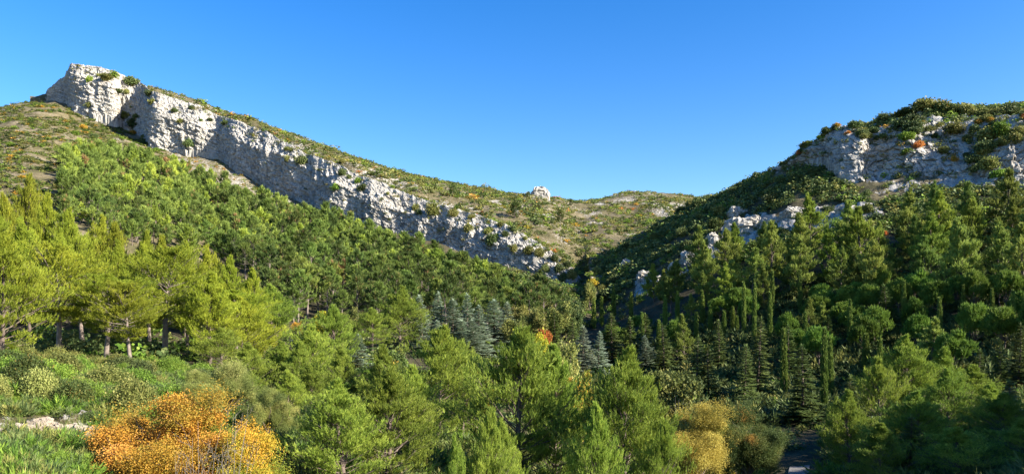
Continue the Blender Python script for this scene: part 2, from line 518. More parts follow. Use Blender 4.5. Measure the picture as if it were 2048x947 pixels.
def make_pine(seed, h, r, base, nb, ntuft, tsize, kind, lean=0.0, up0=5, up1=58, top=0.75, wide=0.3, bark='bark_pale', bare=0.0, ragged=0.3):
    """an open pine: limbs in uneven tiers, plumes of needles on their outer part"""
    rng = np.random.default_rng(seed)
    tb = Tubes()
    n = 12
    z = np.linspace(0, 1, n)
    ph = rng.uniform(0, 6.28)
    tp = np.stack([lean * h * z ** 1.3 * math.cos(ph) + 0.018 * h * np.sin(z * 5 + ph) * z, lean * h * z ** 1.3 * math.sin(ph) + 0.018 * h * np.cos(z * 4 + ph) * z, z * h * 0.97 - 0.3 * (z == 0)], 1)
    r0 = 0.014 * h + 0.05
    tb.add(tp, r0 * (1 - z) ** 0.8 + 0.02, 8)
    pos, dr, sz, tn = [], [], [], []
    per = max(3, int(ntuft / nb))
    lumps = rng.uniform(1 - ragged, 1 + ragged, 64)
    for i in range(nb):
        t = base + (1 - base) * ((i + rng.uniform(0, 1)) / nb)
        q = (t - base) / (1 - base)
        prof = (q + 0.12) / (wide + 0.12) if q < wide else 1 - ((q - wide) / (1 - wide)) ** (1.0 + top)
        prof = max(0.10, min(1, prof))
        az = i * 2.39996 + rng.uniform(-.5, .5)
        L = r * prof * lumps[(i * 7 + int(az * 2)) % 64] * rng.uniform(.85, 1.1) + 0.12
        e = math.radians(up0 + (up1 - up0) * q + rng.uniform(-9, 9))
        d = np.array([math.cos(az) * math.cos(e), math.sin(az) * math.cos(e), math.sin(e)])
        P = curve_pts(lerp_path(tp, t), d, L, rng.uniform(.08, .36), 6, 0.02, rng)
        tb.add(P, np.linspace(0.010 * L + 0.018, 0.008, 6) * (h / 10) ** 0.5, 5)
        dead = rng.uniform() < bare * (1 - q) * 2
        m = int(per * (0.35 + 0.65 * L / r) * (0.35 if dead else 1.0) + 2)
        nsub = max(2, int(5 * L / r + 2))
        bt = rng.normal(0.5, 0.12)
        for _ in range(nsub):
            s = rng.uniform(0.30 if not dead else .7, 1.0)
            bp = lerp_path(P, s)
            sa = az + rng.choice([-1, 1]) * rng.uniform(.35, 1.25) * (1.15 - 0.6 * s)
            sl = L * rng.uniform(.20, .38) * (1.25 - 0.6 * s) + 0.15
            ee = e * 0.6 + rng.uniform(0.0, .45)
            sd = np.array([math.cos(sa) * math.cos(ee), math.sin(sa) * math.cos(ee), math.sin(ee)])
            Q = curve_pts(bp, sd, sl, 0.22, 4, 0.03, rng)
            tb.add(Q, np.linspace(0.014, 0.006, 4) * (h / 10) ** 0.5, 3)
            k = max(1, int(m / nsub))
            ss = rng.uniform(0.15, 1.05, k) ** 0.75
            pp = np.array([lerp_path(Q, a) for a in ss]) + rng.normal(size=(k, 3)) * 0.085 * (0.35 + L) * np.array([1, 1, .55])
            pos.append(pp)
            dr.append(sd * 0.5 + np.array([0, 0, 1.0]) * rng.uniform(.45, 1.25, (k, 1)) + rng.normal(size=(k, 3)) * .28)
            sz.append(tsize * rng.uniform(.7, 1.25, k))
            tn.append(np.clip(rng.normal(bt, .2, k), 0, 1))
    k = max(4, per // 3)
    pos.append(tp[-1] + rng.normal(size=(k, 3)) * np.array([.10, .10, .22]) * r * .5 - np.array([0, 0, .15])); dr.append(np.array([0, 0, 1.0]) + rng.normal(size=(k, 3)) * .25)
    sz.append(tsize * rng.uniform(.8, 1.3, k)); tn.append(np.clip(rng.normal(.6, .2, k), 0, 1))
    V, T, tt = foliage(np.concatenate(pos), np.concatenate(dr), np.concatenate(sz), kind, rng, np.concatenate(tn))
    return tb.mesh('pine_trunk', M[bark]), mesh_from('pine_crown', V, T, [M['needle_green']], tint=tt), h, r

def make_fir(seed, h, r, nb, ntuft, tsize, droop=-6, tiers=16, bark='bark_dark', curl=0.10, mat='needle_fir', base=0.06):
    """a narrow cone of flat sprays in tiers"""
    rng = np.random.default_rng(seed)
    tb = Tubes()
    z = np.linspace(0, 1, 8)
    tp = np.stack([0.01 * h * np.sin(z * 4 + seed), 0.01 * h * np.cos(z * 3 + seed), z * h - 0.3 * (z == 0)], 1)
    tb.add(tp, (0.012 * h + 0.03) * (1 - z) + 0.012, 7)
    pos, dr, sz, tn = [], [], [], []
    per = max(3, int(ntuft / nb))
    for i in range(nb):
        q = (i + rng.uniform(0, 1)) / nb
        q = (math.floor(q * tiers) + rng.uniform(.0, .95)) / tiers
        t = base + (0.985 - base) * q
        L = r * (1 - q) ** 0.85 * rng.uniform(.55, 1.15) + 0.06
        az = i * 2.39996 + rng.uniform(-.4, .4)
        e = math.radians(droop + 34 * q ** 2 + rng.uniform(-12, 12))
        d = np.array([math.cos(az) * math.cos(e), math.sin(az) * math.cos(e), math.sin(e)])
        P = curve_pts(lerp_path(tp, t), d, L, curl, 5)
        tb.add(P, np.linspace(0.006 * L + .014, .006, 5), 4)
        m = int(per * (0.25 + L / r) + 2)
        s = rng.uniform(0.12, 1.0, m) ** 0.8
        bp = np.array([lerp_path(P, a) for a in s])
        side = rng.choice([-1, 1], m) * rng.uniform(.25, .95, m)
        sa = az + side
        sd = np.stack([np.cos(sa), np.sin(sa), np.full(m, math.sin(e)) * .6 + rng.normal(0, .10, m) + .06], 1)
        pos.append(bp); dr.append(sd)
        sz.append(tsize * (0.45 + 0.75 * (1 - s)) * rng.uniform(.8, 1.2, m) * (0.45 + 0.55 * L / r))
        tn.append(np.clip(rng.normal(.35 + .3 * s, .16), 0, 1))
    k = 6
    pos.append(np.repeat(tp[-1:], k, 0) - np.array([0, 0, 1.0]) * rng.uniform(0, .12 * h * .3, (k, 1))); dr.append(np.array([0, 0, 1.0]) + rng.normal(size=(k, 3)) * .35)
    sz.append(np.full(k, tsize * .55)); tn.append(np.full(k, .6))
    pos, dr = np.concatenate(pos), np.concatenate(dr)
    roll = np.array([0, 0, 1.0]) + rng.normal(size=pos.shape) * .25
    # spray plane lies near horizontal: x axis of the template = cross(up, dir)
    V, T, tt = foliage(pos, dr, np.concatenate(sz), 'frond', rng, np.concatenate(tn), roll)
    return tb.mesh('fir_trunk', M[bark]), mesh_from('fir_crown', V, T, [M[mat]], tint=tt), h, r

def make_cypress(seed, h, r, ntuft, tsize):
    rng = np.random.default_rng(seed)
    tb = Tubes()
    z = np.linspace(0, 1, 6)
    tb.add(np.stack([z * 0, z * 0, z * h * .9 - 0.3 * (z == 0)], 1), (0.012 * h + .02) * (1 - z) + .01, 6)
    t = rng.uniform(0.03, 1, ntuft)
    rr = r * np.clip(np.minimum(t / .12, 1) * (1 - t ** 3.2) ** 0.8, .07, 1)
    az = rng.uniform(0, 6.283, ntuft)
    lump = 0.82 + 0.22 * vnoise(az * 1.3, t * h * 1.1, seed=seed)
    rad = rr * lump * rng.uniform(.55, 1.05, ntuft) ** .5
    pos = np.stack([np.cos(az) * rad, np.sin(az) * rad, t * h * .97], 1)
    dr = np.stack([np.cos(az) * .32, np.sin(az) * .32, np.ones(ntuft)], 1) + rng.normal(size=(ntuft, 3)) * .14
    V, T, tt = foliage(pos, dr, tsize * rng.uniform(.7, 1.25, ntuft), 'cyp', rng)
    return tb.mesh('cypress_trunk', M['bark_dark']), mesh_from('cypress_crown', V, T, [M['scale_cypress']], tint=tt), h, r

def make_umbrella(seed, h, r, ntuft, tsize, kind='mid'):
    """a young stone pine: a rounded dome of dense puffs on a short forked trunk"""
    rng = np.random.default_rng(seed)
    tb = Tubes()
    z = np.linspace(0, 1, 6)
    hf = h * .30
    tb.add(np.stack([.05 * h * np.sin(z * 2 + seed), .04 * h * np.sin(z * 3), z * hf - .3 * (z == 0)], 1), (.022 * h + .03) * (1 - .4 * z), 7)
    top = np.array([.05 * h * math.sin(2 + seed), .04 * h * math.sin(3), hf])
    nl = rng.integers(10, 15)
    pos, dr, sz, tn = [], [], [], []
    for i in range(nl):
        q = (i + .5) / nl
        el = math.asin(min(1, .02 + .98 * q)); az = i * 2.39996 + rng.uniform(-.4, .4)
        rl = r * rng.uniform(.66, .92)
        c = np.array([math.cos(az) * math.cos(el) * rl, math.sin(az) * math.cos(el) * rl, h * .46 + math.sin(el) * h * .40 * rng.uniform(.85, 1.1)])
        tb.add(curve_pts(top, norm(c - top), np.linalg.norm(c - top), .0, 5, .03, rng), np.linspace(.05, .015, 5), 4)
        lr = r * rng.uniform(.22, .44)
        k = int(ntuft / nl)
        n = norm(rng.normal(size=(k, 3))); n[:, 2] = np.abs(n[:, 2]) * np.where(rng.uniform(size=k) < .85, 1, -.6)
        pos.append(c + n * lr * np.array([1, 1, .72]) * rng.uniform(.6, 1.05, (k, 1)) + rng.normal(size=(k, 3)) * .09)
        dr.append(n * .8 + np.array([0, 0, .75]) + rng.normal(size=(k, 3)) * .25)
        sz.append(tsize * rng.uniform(.75, 1.2, k)); tn.append(np.clip(rng.normal(rng.normal(.5, .1), .18, k), 0, 1))
    V, T, tt = foliage(np.concatenate(pos), np.concatenate(dr), np.concatenate(sz), kind, rng, np.concatenate(tn))
    return tb.mesh('umbrella_pine_trunk', M['bark_dark']), mesh_from('umbrella_pine_crown', V, T, [M['needle_stone']], tint=tt), h, r

def make_broadleaf(seed, h, r, nclump, tsize, kind, base=.25, bark='bark_dark', gaps=.25, twigs=0, flatness=.8):
    """forked trunk, limbs, and leaf clumps spread through an uneven crown"""
    rng = np.random.default_rng(seed)
    tb = Tubes()
    z = np.linspace(0, 1, 5)
    hb = h * base
    tp = np.stack([.03 * h * np.sin(z * 3 + seed), .03 * h * np.cos(z * 2 + seed), z * hb - .3 * (z == 0)], 1)
    tb.add(tp, (.02 * h + .03) * (1 - .35 * z), 8)
    nl = 13
    pos, sz, tn = [], [], []
    blobs = []
    for i in range(nl):
        az = i * 2.39996 + rng.uniform(-.5, .5)
        e = math.radians(rng.uniform(12, 80) if i else 85)
        d = np.array([math.cos(az) * math.cos(e), math.sin(az) * math.cos(e), math.sin(e)])
        L = rng.uniform(.55, .8) * math.hypot(r * math.cos(e), (h - hb) * math.sin(e)) * 1.05
        P = curve_pts(tp[-1], d, L, .05, 6, .05, rng)
        tb.add(P, np.linspace(.012 * h + .02, .012, 6), 6)
        for j in range(5):
            s = rng.uniform(.35, 1)
            b = lerp_path(P, s)
            dd = norm(d * .6 + rng.normal(size=3) * .6 + np.array([0, 0, .15]))
            l2 = r * rng.uniform(.2, .42)
            Q = curve_pts(b, dd, l2, .05, 4, .06, rng)
            tb.add(Q, np.linspace(.02, .007, 4) * (h / 6), 4)
            for a in (0.6, 1.0):
                blobs.append((lerp_path(Q, a), r * rng.uniform(.09, .21), rng.normal(.5, .27)))
            if twigs:
                for _ in range(twigs):
                    d3 = norm(dd + rng.normal(size=3) * .5 + np.array([0, 0, .5]))
                    tb.add(curve_pts(lerp_path(Q, rng.uniform(.3, 1)), d3, r * rng.uniform(.12, .3), .1, 3, .05, rng), np.linspace(.009, .004, 3), 3)
    blobs = [b for b in blobs if rng.uniform() > gaps]
    k = max(3, nclump // len(blobs))
    for c, br, t in blobs:
        n = norm(rng.normal(size=(k, 3)))
        pos.append(c + rng.normal(size=(k, 3)) * br * rng.choice([.45, .6, .8]) * np.array([1, 1, flatness]))
        sz.append(tsize * rng.uniform(.7, 1.3, k)); tn.append(np.clip(rng.normal(t, .08, k), 0, 1))
    pos = np.concatenate(pos)
    pos[:, 2] = np.maximum(pos[:, 2], .12 * h)
    V, T, tt = foliage(pos, rng.normal(size=pos.shape), np.concatenate(sz), kind, rng, np.concatenate(tn))
    return tb.mesh('trunk_and_limbs', M[bark]), mesh_from('leaf_crown', V, T, [M['leaf_green']], tint=tt), h, r

def shrub_soup(seed, n, kind, tsize, lobes=7):
    """a low dome of leaf clumps, unit radius, unit height"""
    rng = np.random.default_rng(seed)
    pos, sz, tn, dr = [], [], [], []
    for i in range(lobes):
        az = i * 2.4 + rng.uniform(-.6, .6); q = rng.uniform(0, .62) * (i > 0)
        c = np.array([math.cos(az) * q, math.sin(az) * q, rng.uniform(.25, .55) * (1 - .5 * q)])
        lr = rng.uniform(.30, .5)
        k = n // lobes
        nn = norm(rng.normal(size=(k, 3))); nn[:, 2] = np.abs(nn[:, 2]) - .25
        pos.append(c + nn * lr * rng.uniform(.6, 1.05, (k, 1))); dr.append(nn + np.array([0, 0, .5]))
        sz.append(tsize * rng.uniform(.7, 1.3, k)); tn.append(np.clip(rng.normal(rng.normal(.5, .14), .2, k), 0, 1))
    pos = np.concatenate(pos); pos[:, 2] = np.maximum(pos[:, 2], -.05)
    return foliage(pos, np.concatenate(dr), np.concatenate(sz), kind, rng, np.concatenate(tn))

# ------------------------------------------------------------------ terrain
class Sheet:
    """a height field given as columns of (distance, photo row) and stored as real heights"""
    def __init__(s, cols, p0, p1, d0, d1, blur=3, seed=0, amp=1.0, drop=False):
        s.pxs = np.arange(p0, p1 + 1, 8.0); s.ds = np.geomspace(d0, d1, 420)
        ks = sorted(cols); Z = []
        for k in ks:
            dd = np.array([c[0] for c in cols[k]], float); zz = np.array([(Y0 - c[1]) / F * c[0] for c in cols[k]])
            Z.append(np.interp(np.log(s.ds), np.log(dd), zz) - (3.0 * np.maximum(dd[0] - s.ds, 0) if drop else 0))
        Z = np.array(Z)
        s.Z = np.array([np.interp(s.pxs, ks, Z[:, j]) for j in range(len(s.ds))]).T
        g = np.exp(-np.linspace(-2, 2, 2 * blur + 1) ** 2); g /= g.sum()
        for ax in (0, 1):
            for _ in range(2):
                s.Z = np.apply_along_axis(lambda v: np.convolve(np.pad(v, blur, mode='edge'), g, 'valid'), ax, s.Z)
        s.seed, s.amp, s.shoulder = seed, amp, not drop
        if drop:
            c = np.array(LC, float)
            De = c[:, 1] + .30 * (c[:, 2] - c[:, 3]) / F * c[:, 1]
            Dt = De + 1.1 * np.maximum(c[:, 3] - c[:, 4], 0) / F * De + .6
            zt = (Y0 - c[:, 4]) / F * Dt
            Df = np.interp(s.pxs, c[:, 0], Dt) + 1.5; zf = np.interp(s.pxs, c[:, 0], zt) - .6
            for i, px in enumerate(s.pxs):
                if px > 1172:
                    break
                u = np.clip((s.ds - Df[i]) / 30, 0, 1)
                s.Z[i] = zf[i] * (1 - u) + s.Z[i] * u - np.maximum(Df[i] - s.ds, 0) * 7
    def z(s, px, D):
        px = np.asarray(px, float); D = np.asarray(D, float)
        a = np.clip((px - s.pxs[0]) / 8.0, 0, len(s.pxs) - 1.001)
        b = np.clip(np.log(D / s.ds[0]) / np.log(s.ds[1] / s.ds[0]), 0, len(s.ds) - 1.001)
        i, j = a.astype(int), b.astype(int); u, v = a - i, b - j
        Z = s.Z
        z = Z[i, j] * (1 - u) * (1 - v) + Z[i + 1, j] * u * (1 - v) + Z[i, j + 1] * (1 - u) * v + Z[i + 1, j + 1] * u * v
        x = (px - CX) / F * D
        if s.shoulder:
            z = z + 29 * np.exp(-((x - 85) / 25) ** 2 - ((D - 22) / 28) ** 2)  # out-of-view rise, added to throw shade on the near right corner
        return z + s.amp * (0.006 * D * fbm(x / 14, D / 14, seed=s.seed, oct=3) + 0.25 * fbm(x / 2.2, D / 2.2, seed=s.seed + 9, oct=3))
    def at(s, px, D):
        return np.array([(px - CX) / F * D, D, float(s.z(np.array([px]), np.array([D]))[0])])
    def py(s, px, D):
        return Y0 - s.z(px, D) / D * F
    def hit(s, px, py, d0=22, d1=480):
        """the nearest distance at which the surface shows at this row"""
        dd = np.geomspace(d0, d1, 300)
        p = s.py(np.full(300, float(px)), dd)
        k = np.nonzero(p <= py)[0]
        return float(dd[k[0]]) if len(k) else None

LC = [
    (96, 462, 200, 190, 186), (112, 458, 204, 174, 168), (128, 450, 214, 158, 148), (140, 440, 220, 150, 128), (160, 434, 226, 152, 129), (200, 430, 232, 168, 136), (228, 428, 238, 176, 146),
    (240, 440, 244, 190, 151), (272, 436, 268, 205, 164), (291, 424, 292, 212, 174), (300, 394, 296, 214, 180), (318, 386, 306, 216, 186), (345, 384, 303, 232, 196), (400, 382, 302, 252, 214), (432, 380, 314, 262, 228),
    (470, 364, 332, 278, 242), (520, 350, 364, 294, 260), (560, 338, 388, 308, 280), (620, 321, 409, 346, 307), (700, 300, 444, 378, 342), (740, 292, 455, 398, 355), (800, 287, 474, 420, 376),
    (830, 283, 489, 432, 389), (870, 280, 494, 438, 402), (900, 276, 496, 446, 410), (960, 270, 523, 468, 432), (1010, 263, 534, 484, 450), (1060, 258, 548, 512, 476), (1100, 255, 568, 528, 498), (1140, 253, 580, 550, 530), (1168, 254, 594, 580, 568),
]

S1 = Sheet({
    -700: [(4, 1900), (20, 1000), (35, 840), (60, 740), (90, 640), (150, 520), (300, 400), (440, 330), (600, 400), (1000, 600)],
    -100: [(4, 1800), (20, 1030), (35, 850), (45, 765), (65, 712), (90, 640), (130, 530), (200, 430), (300, 310), (400, 240), (445, 222), (520, 270), (1000, 560)],
    0: [(4, 1800), (20, 1040), (35, 852), (45, 770), (65, 718), (90, 645), (130, 530), (200, 425), (300, 300), (400, 232), (440, 216), (500, 250), (1000, 560)],
    60: [(4, 1800), (20, 1050), (35, 862), (45, 780), (65, 724), (90, 655), (130, 540), (200, 425), (300, 300), (400, 228), (450, 204), (500, 235), (1000, 560)],
    110: [(4, 1800), (20, 1060), (35, 870), (45, 785), (65, 728), (90, 660), (130, 548), (200, 428), (300, 312), (400, 238), (455, 200), (500, 225), (1000, 560)],
    160: [(4, 1800), (20, 1070), (35, 880), (45, 790), (65, 730), (90, 665), (130, 555), (200, 440), (300, 330), (400, 250), (445, 222), (520, 240), (1000, 560)],
    300: [(4, 1800), (20, 1300), (29, 1090), (36, 940), (42, 850), (50, 800), (65, 738), (90, 685), (130, 595), (180, 505), (250, 415), (330, 335), (390, 296), (470, 270), (1000, 560)],
    450: [(4, 1800), (20, 1350), (29, 1130), (36, 970), (42, 880), (50, 830), (65, 765), (90, 705), (130, 635), (180, 545), (250, 455), (330, 365), (378, 324), (450, 300), (1000, 560)],
    600: [(4, 1800), (20, 1240), (35, 965), (60, 835), (90, 745), (130, 670), (180, 575), (240, 485), (300, 430), (328, 402), (420, 380), (1000, 560)],
    750: [(4, 1800), (20, 1260), (35, 1000), (60, 860), (90, 762), (130, 685), (180, 590), (230, 520), (290, 458), (360, 440), (1000, 580)],
    900: [(4, 1800), (20, 1300), (35, 1045), (60, 885), (90, 782), (130, 695), (180, 602), (220, 550), (270, 495), (320, 490), (1000, 600)],
    1030: [(4, 1800), (20, 1320), (35, 1090), (60, 905), (90, 805), (130, 715), (180, 630), (220, 565), (238, 536), (300, 560), (1000, 640)],
    1130: [(4, 1800), (20, 1330), (35, 1110), (60, 925), (90, 825), (130, 740), (180, 655), (215, 590), (235, 570), (300, 600), (1000, 640)],
    1190: [(4, 1800), (20, 1330), (35, 1120), (60, 935), (90, 835), (130, 750), (170, 690), (210, 610), (240, 565), (270, 540), (300, 560), (400, 620), (1000, 640)],
    1260: [(4, 1800), (20, 1330), (35, 1120), (60, 940), (90, 838), (130, 748), (160, 690), (195, 600), (225, 535), (255, 490), (275, 470), (310, 510), (400, 600), (1000, 640)],
    1330: [(4, 1800), (20, 1330), (35, 1120), (60, 945), (90, 835), (125, 748), (155, 660), (190, 570), (220, 500), (250, 455), (275, 432), (310, 480), (400, 600), (1000, 640)],
    1400: [(4, 1800), (20, 1330), (35, 1120), (60, 945), (90, 830), (120, 742), (150, 645), (180, 560), (215, 470), (245, 420), (268, 397), (300, 440), (400, 560), (1000, 640)],
    1500: [(4, 1800), (20, 1330), (35, 1120), (60, 945), (90, 820), (115, 735), (140, 645), (170, 545), (200, 465), (230, 400), (255, 354), (290, 400), (400, 540), (1000, 640)],
    1600: [(4, 1800), (20, 1320), (35, 1110), (60, 935), (90, 812), (112, 725), (135, 632), (160, 540), (185, 455), (205, 385), (220, 345), (245, 306), (280, 350), (400, 520), (1000, 640)],
    1700: [(4, 1800), (20, 1300), (35, 1090), (60, 925), (90, 800), (110, 712), (130, 620), (152, 535), (175, 450), (196, 388), (214, 330), (238, 257), (275, 300), (400, 500), (1000, 640)],
    1850: [(4, 1800), (20, 1270), (35, 1060), (60, 900), (85, 790), (105, 700), (125, 600), (145, 520), (168, 430), (186, 376), (205, 300), (228, 206), (270, 250), (400, 480), (1000, 640)],
    2048: [(4, 1800), (20, 1230), (35, 1020), (50, 905), (75, 780), (100, 665), (120, 572), (140, 492), (162, 412), (178, 362), (195, 280), (214, 207), (260, 250), (400, 470), (1000, 640)],
    2400: [(4, 1800), (20, 1150), (35, 920), (60, 765), (90, 610), (120, 480), (150, 360), (180, 250), (205, 190), (260, 220), (400, 440), (1000, 640)],
    3400: [(4, 1800), (20, 1000), (40, 760), (70, 590), (100, 450), (130, 350), (170, 270), (260, 300), (400, 440), (1000, 640)],
}, -700, 3400, 4, 1000, blur=3, seed=21)

S2 = Sheet({
    60: [(440, 260), (470, 240), (560, 280), (1000, 560)],
    120: [(440, 160), (452, 150), (470, 165), (600, 270), (1000, 560)],
    150: [(440, 133), (452, 130), (500, 150), (600, 240), (1000, 560)],
    200: [(440, 140), (456, 134), (500, 150), (600, 240), (1000, 560)],
    300: [(400, 192), (412, 182), (440, 171), (500, 190), (600, 260), (1000, 560)],
    400: [(380, 218), (395, 213), (430, 204), (480, 215), (600, 290), (1000, 560)],
    500: [(350, 268), (368, 257), (415, 240), (470, 255), (600, 320), (1000, 560)],
    600: [(325, 305), (340, 300), (400, 275), (460, 285), (600, 350), (1000, 560)],
    700: [(300, 350), (312, 342), (390, 314), (450, 322), (600, 380), (1000, 560)],
    800: [(288, 385), (300, 380), (360, 356), (420, 345), (500, 352), (700, 420), (1000, 560)],
    900: [(270, 420), (285, 410), (340, 388), (410, 366), (480, 372), (600, 410), (1000, 560)],
    1000: [(240, 460), (252, 448), (300, 425), (360, 400), (420, 385), (500, 394), (600, 420), (1000, 560)],
    1060: [(226, 485), (240, 474), (290, 445), (350, 415), (415, 393), (470, 396), (540, 410), (1000, 560)],
    1100: [(220, 510), (234, 498), (280, 468), (340, 430), (400, 406), (440, 399), (520, 408), (600, 425), (1000, 560)],
    1160: [(212, 575), (228, 552), (265, 525), (320, 480), (380, 440), (430, 413), (480, 404), (560, 412), (700, 440), (1000, 560)],
    1200: [(212, 585), (235, 553), (270, 520), (325, 474), (385, 436), (440, 410), (495, 399), (545, 405), (700, 430), (1000, 560)],
    1250: [(212, 590), (240, 555), (280, 512), (330, 475), (390, 438), (450, 408), (510, 388), (545, 385), (600, 395), (1000, 560)],
    1300: [(212, 590), (250, 545), (300, 490), (340, 465), (400, 436), (460, 404), (520, 386), (550, 383), (620, 395), (1000, 560)],
    1360: [(212, 600), (280, 530), (340, 470), (400, 440), (460, 412), (520, 396), (560, 392), (620, 402), (1000, 560)],
    1400: [(212, 610), (280, 560), (350, 475), (420, 440), (480, 415), (530, 402), (570, 400), (640, 410), (1000, 560)],
    1500: [(212, 640), (300, 600), (400, 480), (500, 425), (570, 412), (640, 420), (1000, 560)],
    1800: [(212, 640), (300, 640), (400, 560), (500, 480), (600, 460), (1000, 600)],
}, 60, 1800, 200, 1000, blur=2, seed=33, amp=0.8, drop=True)

ROCKY_R = [[(1380, 500), (1450, 440), (1500, 425), (1560, 440), (1600, 415), (1720, 400), (1790, 420), (1740, 450), (1600, 470), (1500, 490), (1400, 530), (1330, 575), (1270, 590), (1260, 560), (1320, 540)],
           [(1560, 320), (1640, 270), (1700, 255), (1800, 225), (1900, 215), (2100, 212), (2100, 390), (1900, 380), (1760, 385), (1700, 330)]]

def sheet_mesh(name, S, p0, p1, step, d0, d1, nd, rockfn, dryfn, coarse=None):
    px = np.arange(p0, p1 + 1, step, dtype=float)
    if coarse:
        px = np.concatenate([np.arange(coarse[0], p0, 24.0), px, np.arange(p1 + 24, coarse[1], 24.0)])
    ds = np.geomspace(d0, d1, nd)
    PX, D = np.meshgrid(px, ds, indexing='ij')
    Z = S.z(PX, D)
    X = (PX - CX) / F * D
    PY = Y0 - Z / D * F
    rock = rockfn(PX, PY, X, D); dry = dryfn(PX, PY, X, D)
    f1, f2, idv = worley2(X / 2.6 + .3 * Z, D / 2.6, 5)
    g1, g2, ide = worley2(X / 1.1, D / 1.1 + .5 * Z, 6)
    Z = Z + np.clip(rock, 0, 1) * ((idv - .45) * 1.6 + (ide - .5) * .6 - .5 * (f2 - f1 < .1))
    V = np.stack([X, D, Z], -1).reshape(-1, 3)
    me = mesh_from(name, V, grid_faces(len(px), len(ds))[:, ::-1], [M['ground']], attrs={'rock': rock.ravel(), 'dry': dry.ravel()}, smooth=True)
    # faces that are bare rock are left faceted
    return me

def rock1(PX, PY, X, D):
    r = np.zeros(PX.shape)
    for p in ROCKY_R:
        r = np.maximum(r, in_poly(PX + 14 * fbm(X / 9, D / 9, seed=3), PY + 10 * fbm(X / 9, D / 9, seed=4), p) * 0.95)
    r = r * sstep(-.35, .05, fbm(X / 7, D / 7, seed=8)) * (D > 140)
    scr = in_poly(PX, PY, [(330, 300), (420, 305), (520, 370), (600, 410), (680, 440), (660, 452), (560, 432), (470, 395), (380, 345), (335, 315)])
    r = np.maximum(r, scr * (.40 + .25 * fbm(X / 5, D / 5, seed=14)))
    bank = in_poly(PX, PY, [(-40, 838), (190, 832), (190, 880), (-40, 890)]) & (D < 45)
    r = np.maximum(r, bank * .42)
    up = (PX < 320) & (D > 180) & (PY < 420)
    r = np.maximum(r, up * (.10 + .6 * fbm(X / 11, D / 11, seed=15)))
    return r
def dry1(PX, PY, X, D):
    d = ((PX < 420) & (D > 170)) * 1.0
    d = np.maximum(d, in_poly(PX, PY, [(320, 295), (420, 300), (520, 360), (620, 405), (720, 445), (700, 470), (560, 440), (380, 360)]) * 1.0)
    d = np.maximum(d, ((PX < 640) & (D < 62)) * .55)
    d = np.maximum(d, ((PX > 1500) & (PY < 400) & (D > 150)) * .7)
    return d
def rock2(PX, PY, X, D):
    r = .20 + .62 * fbm(X / 14, D / 14, seed=41)
    far = sstep(430, 500, D) * (PX > 1150)
    return np.clip(r + .12 * far, 0, 1)
def dry2(PX, PY, X, D):
    return .72 + .28 * np.clip(fbm(X / 20, D / 20, seed=44) * 2, -1, 1)

o = link('hillside', sheet_mesh('hillside', S1, -204, 2300, 6, 10, 520, 430, rock1, dry1, (-700, 8000)), kind='structure')
o = link('mountain', sheet_mesh('mountain', S2, 60, 1800, 5, 205, 700, 300, rock2, dry2), kind='structure')
gx = 9000.0
V = np.array([[-gx, -gx, -30], [gx, -gx, -30], [gx, gx, -30], [-gx, gx, -30]])
link('ground', mesh_from('ground', V, np.array([[0, 1, 2, 3]]), [M['ground']], attrs={'rock': np.zeros(4), 'dry': np.ones(4)}), kind='structure')

# ------------------------------------------------------------------ cliffs
def smooth1(v, n):
    k = np.ones(n) / n
    return np.convolve(np.pad(v, (n // 2, n - 1 - n // 2), mode='edge'), k, 'valid')

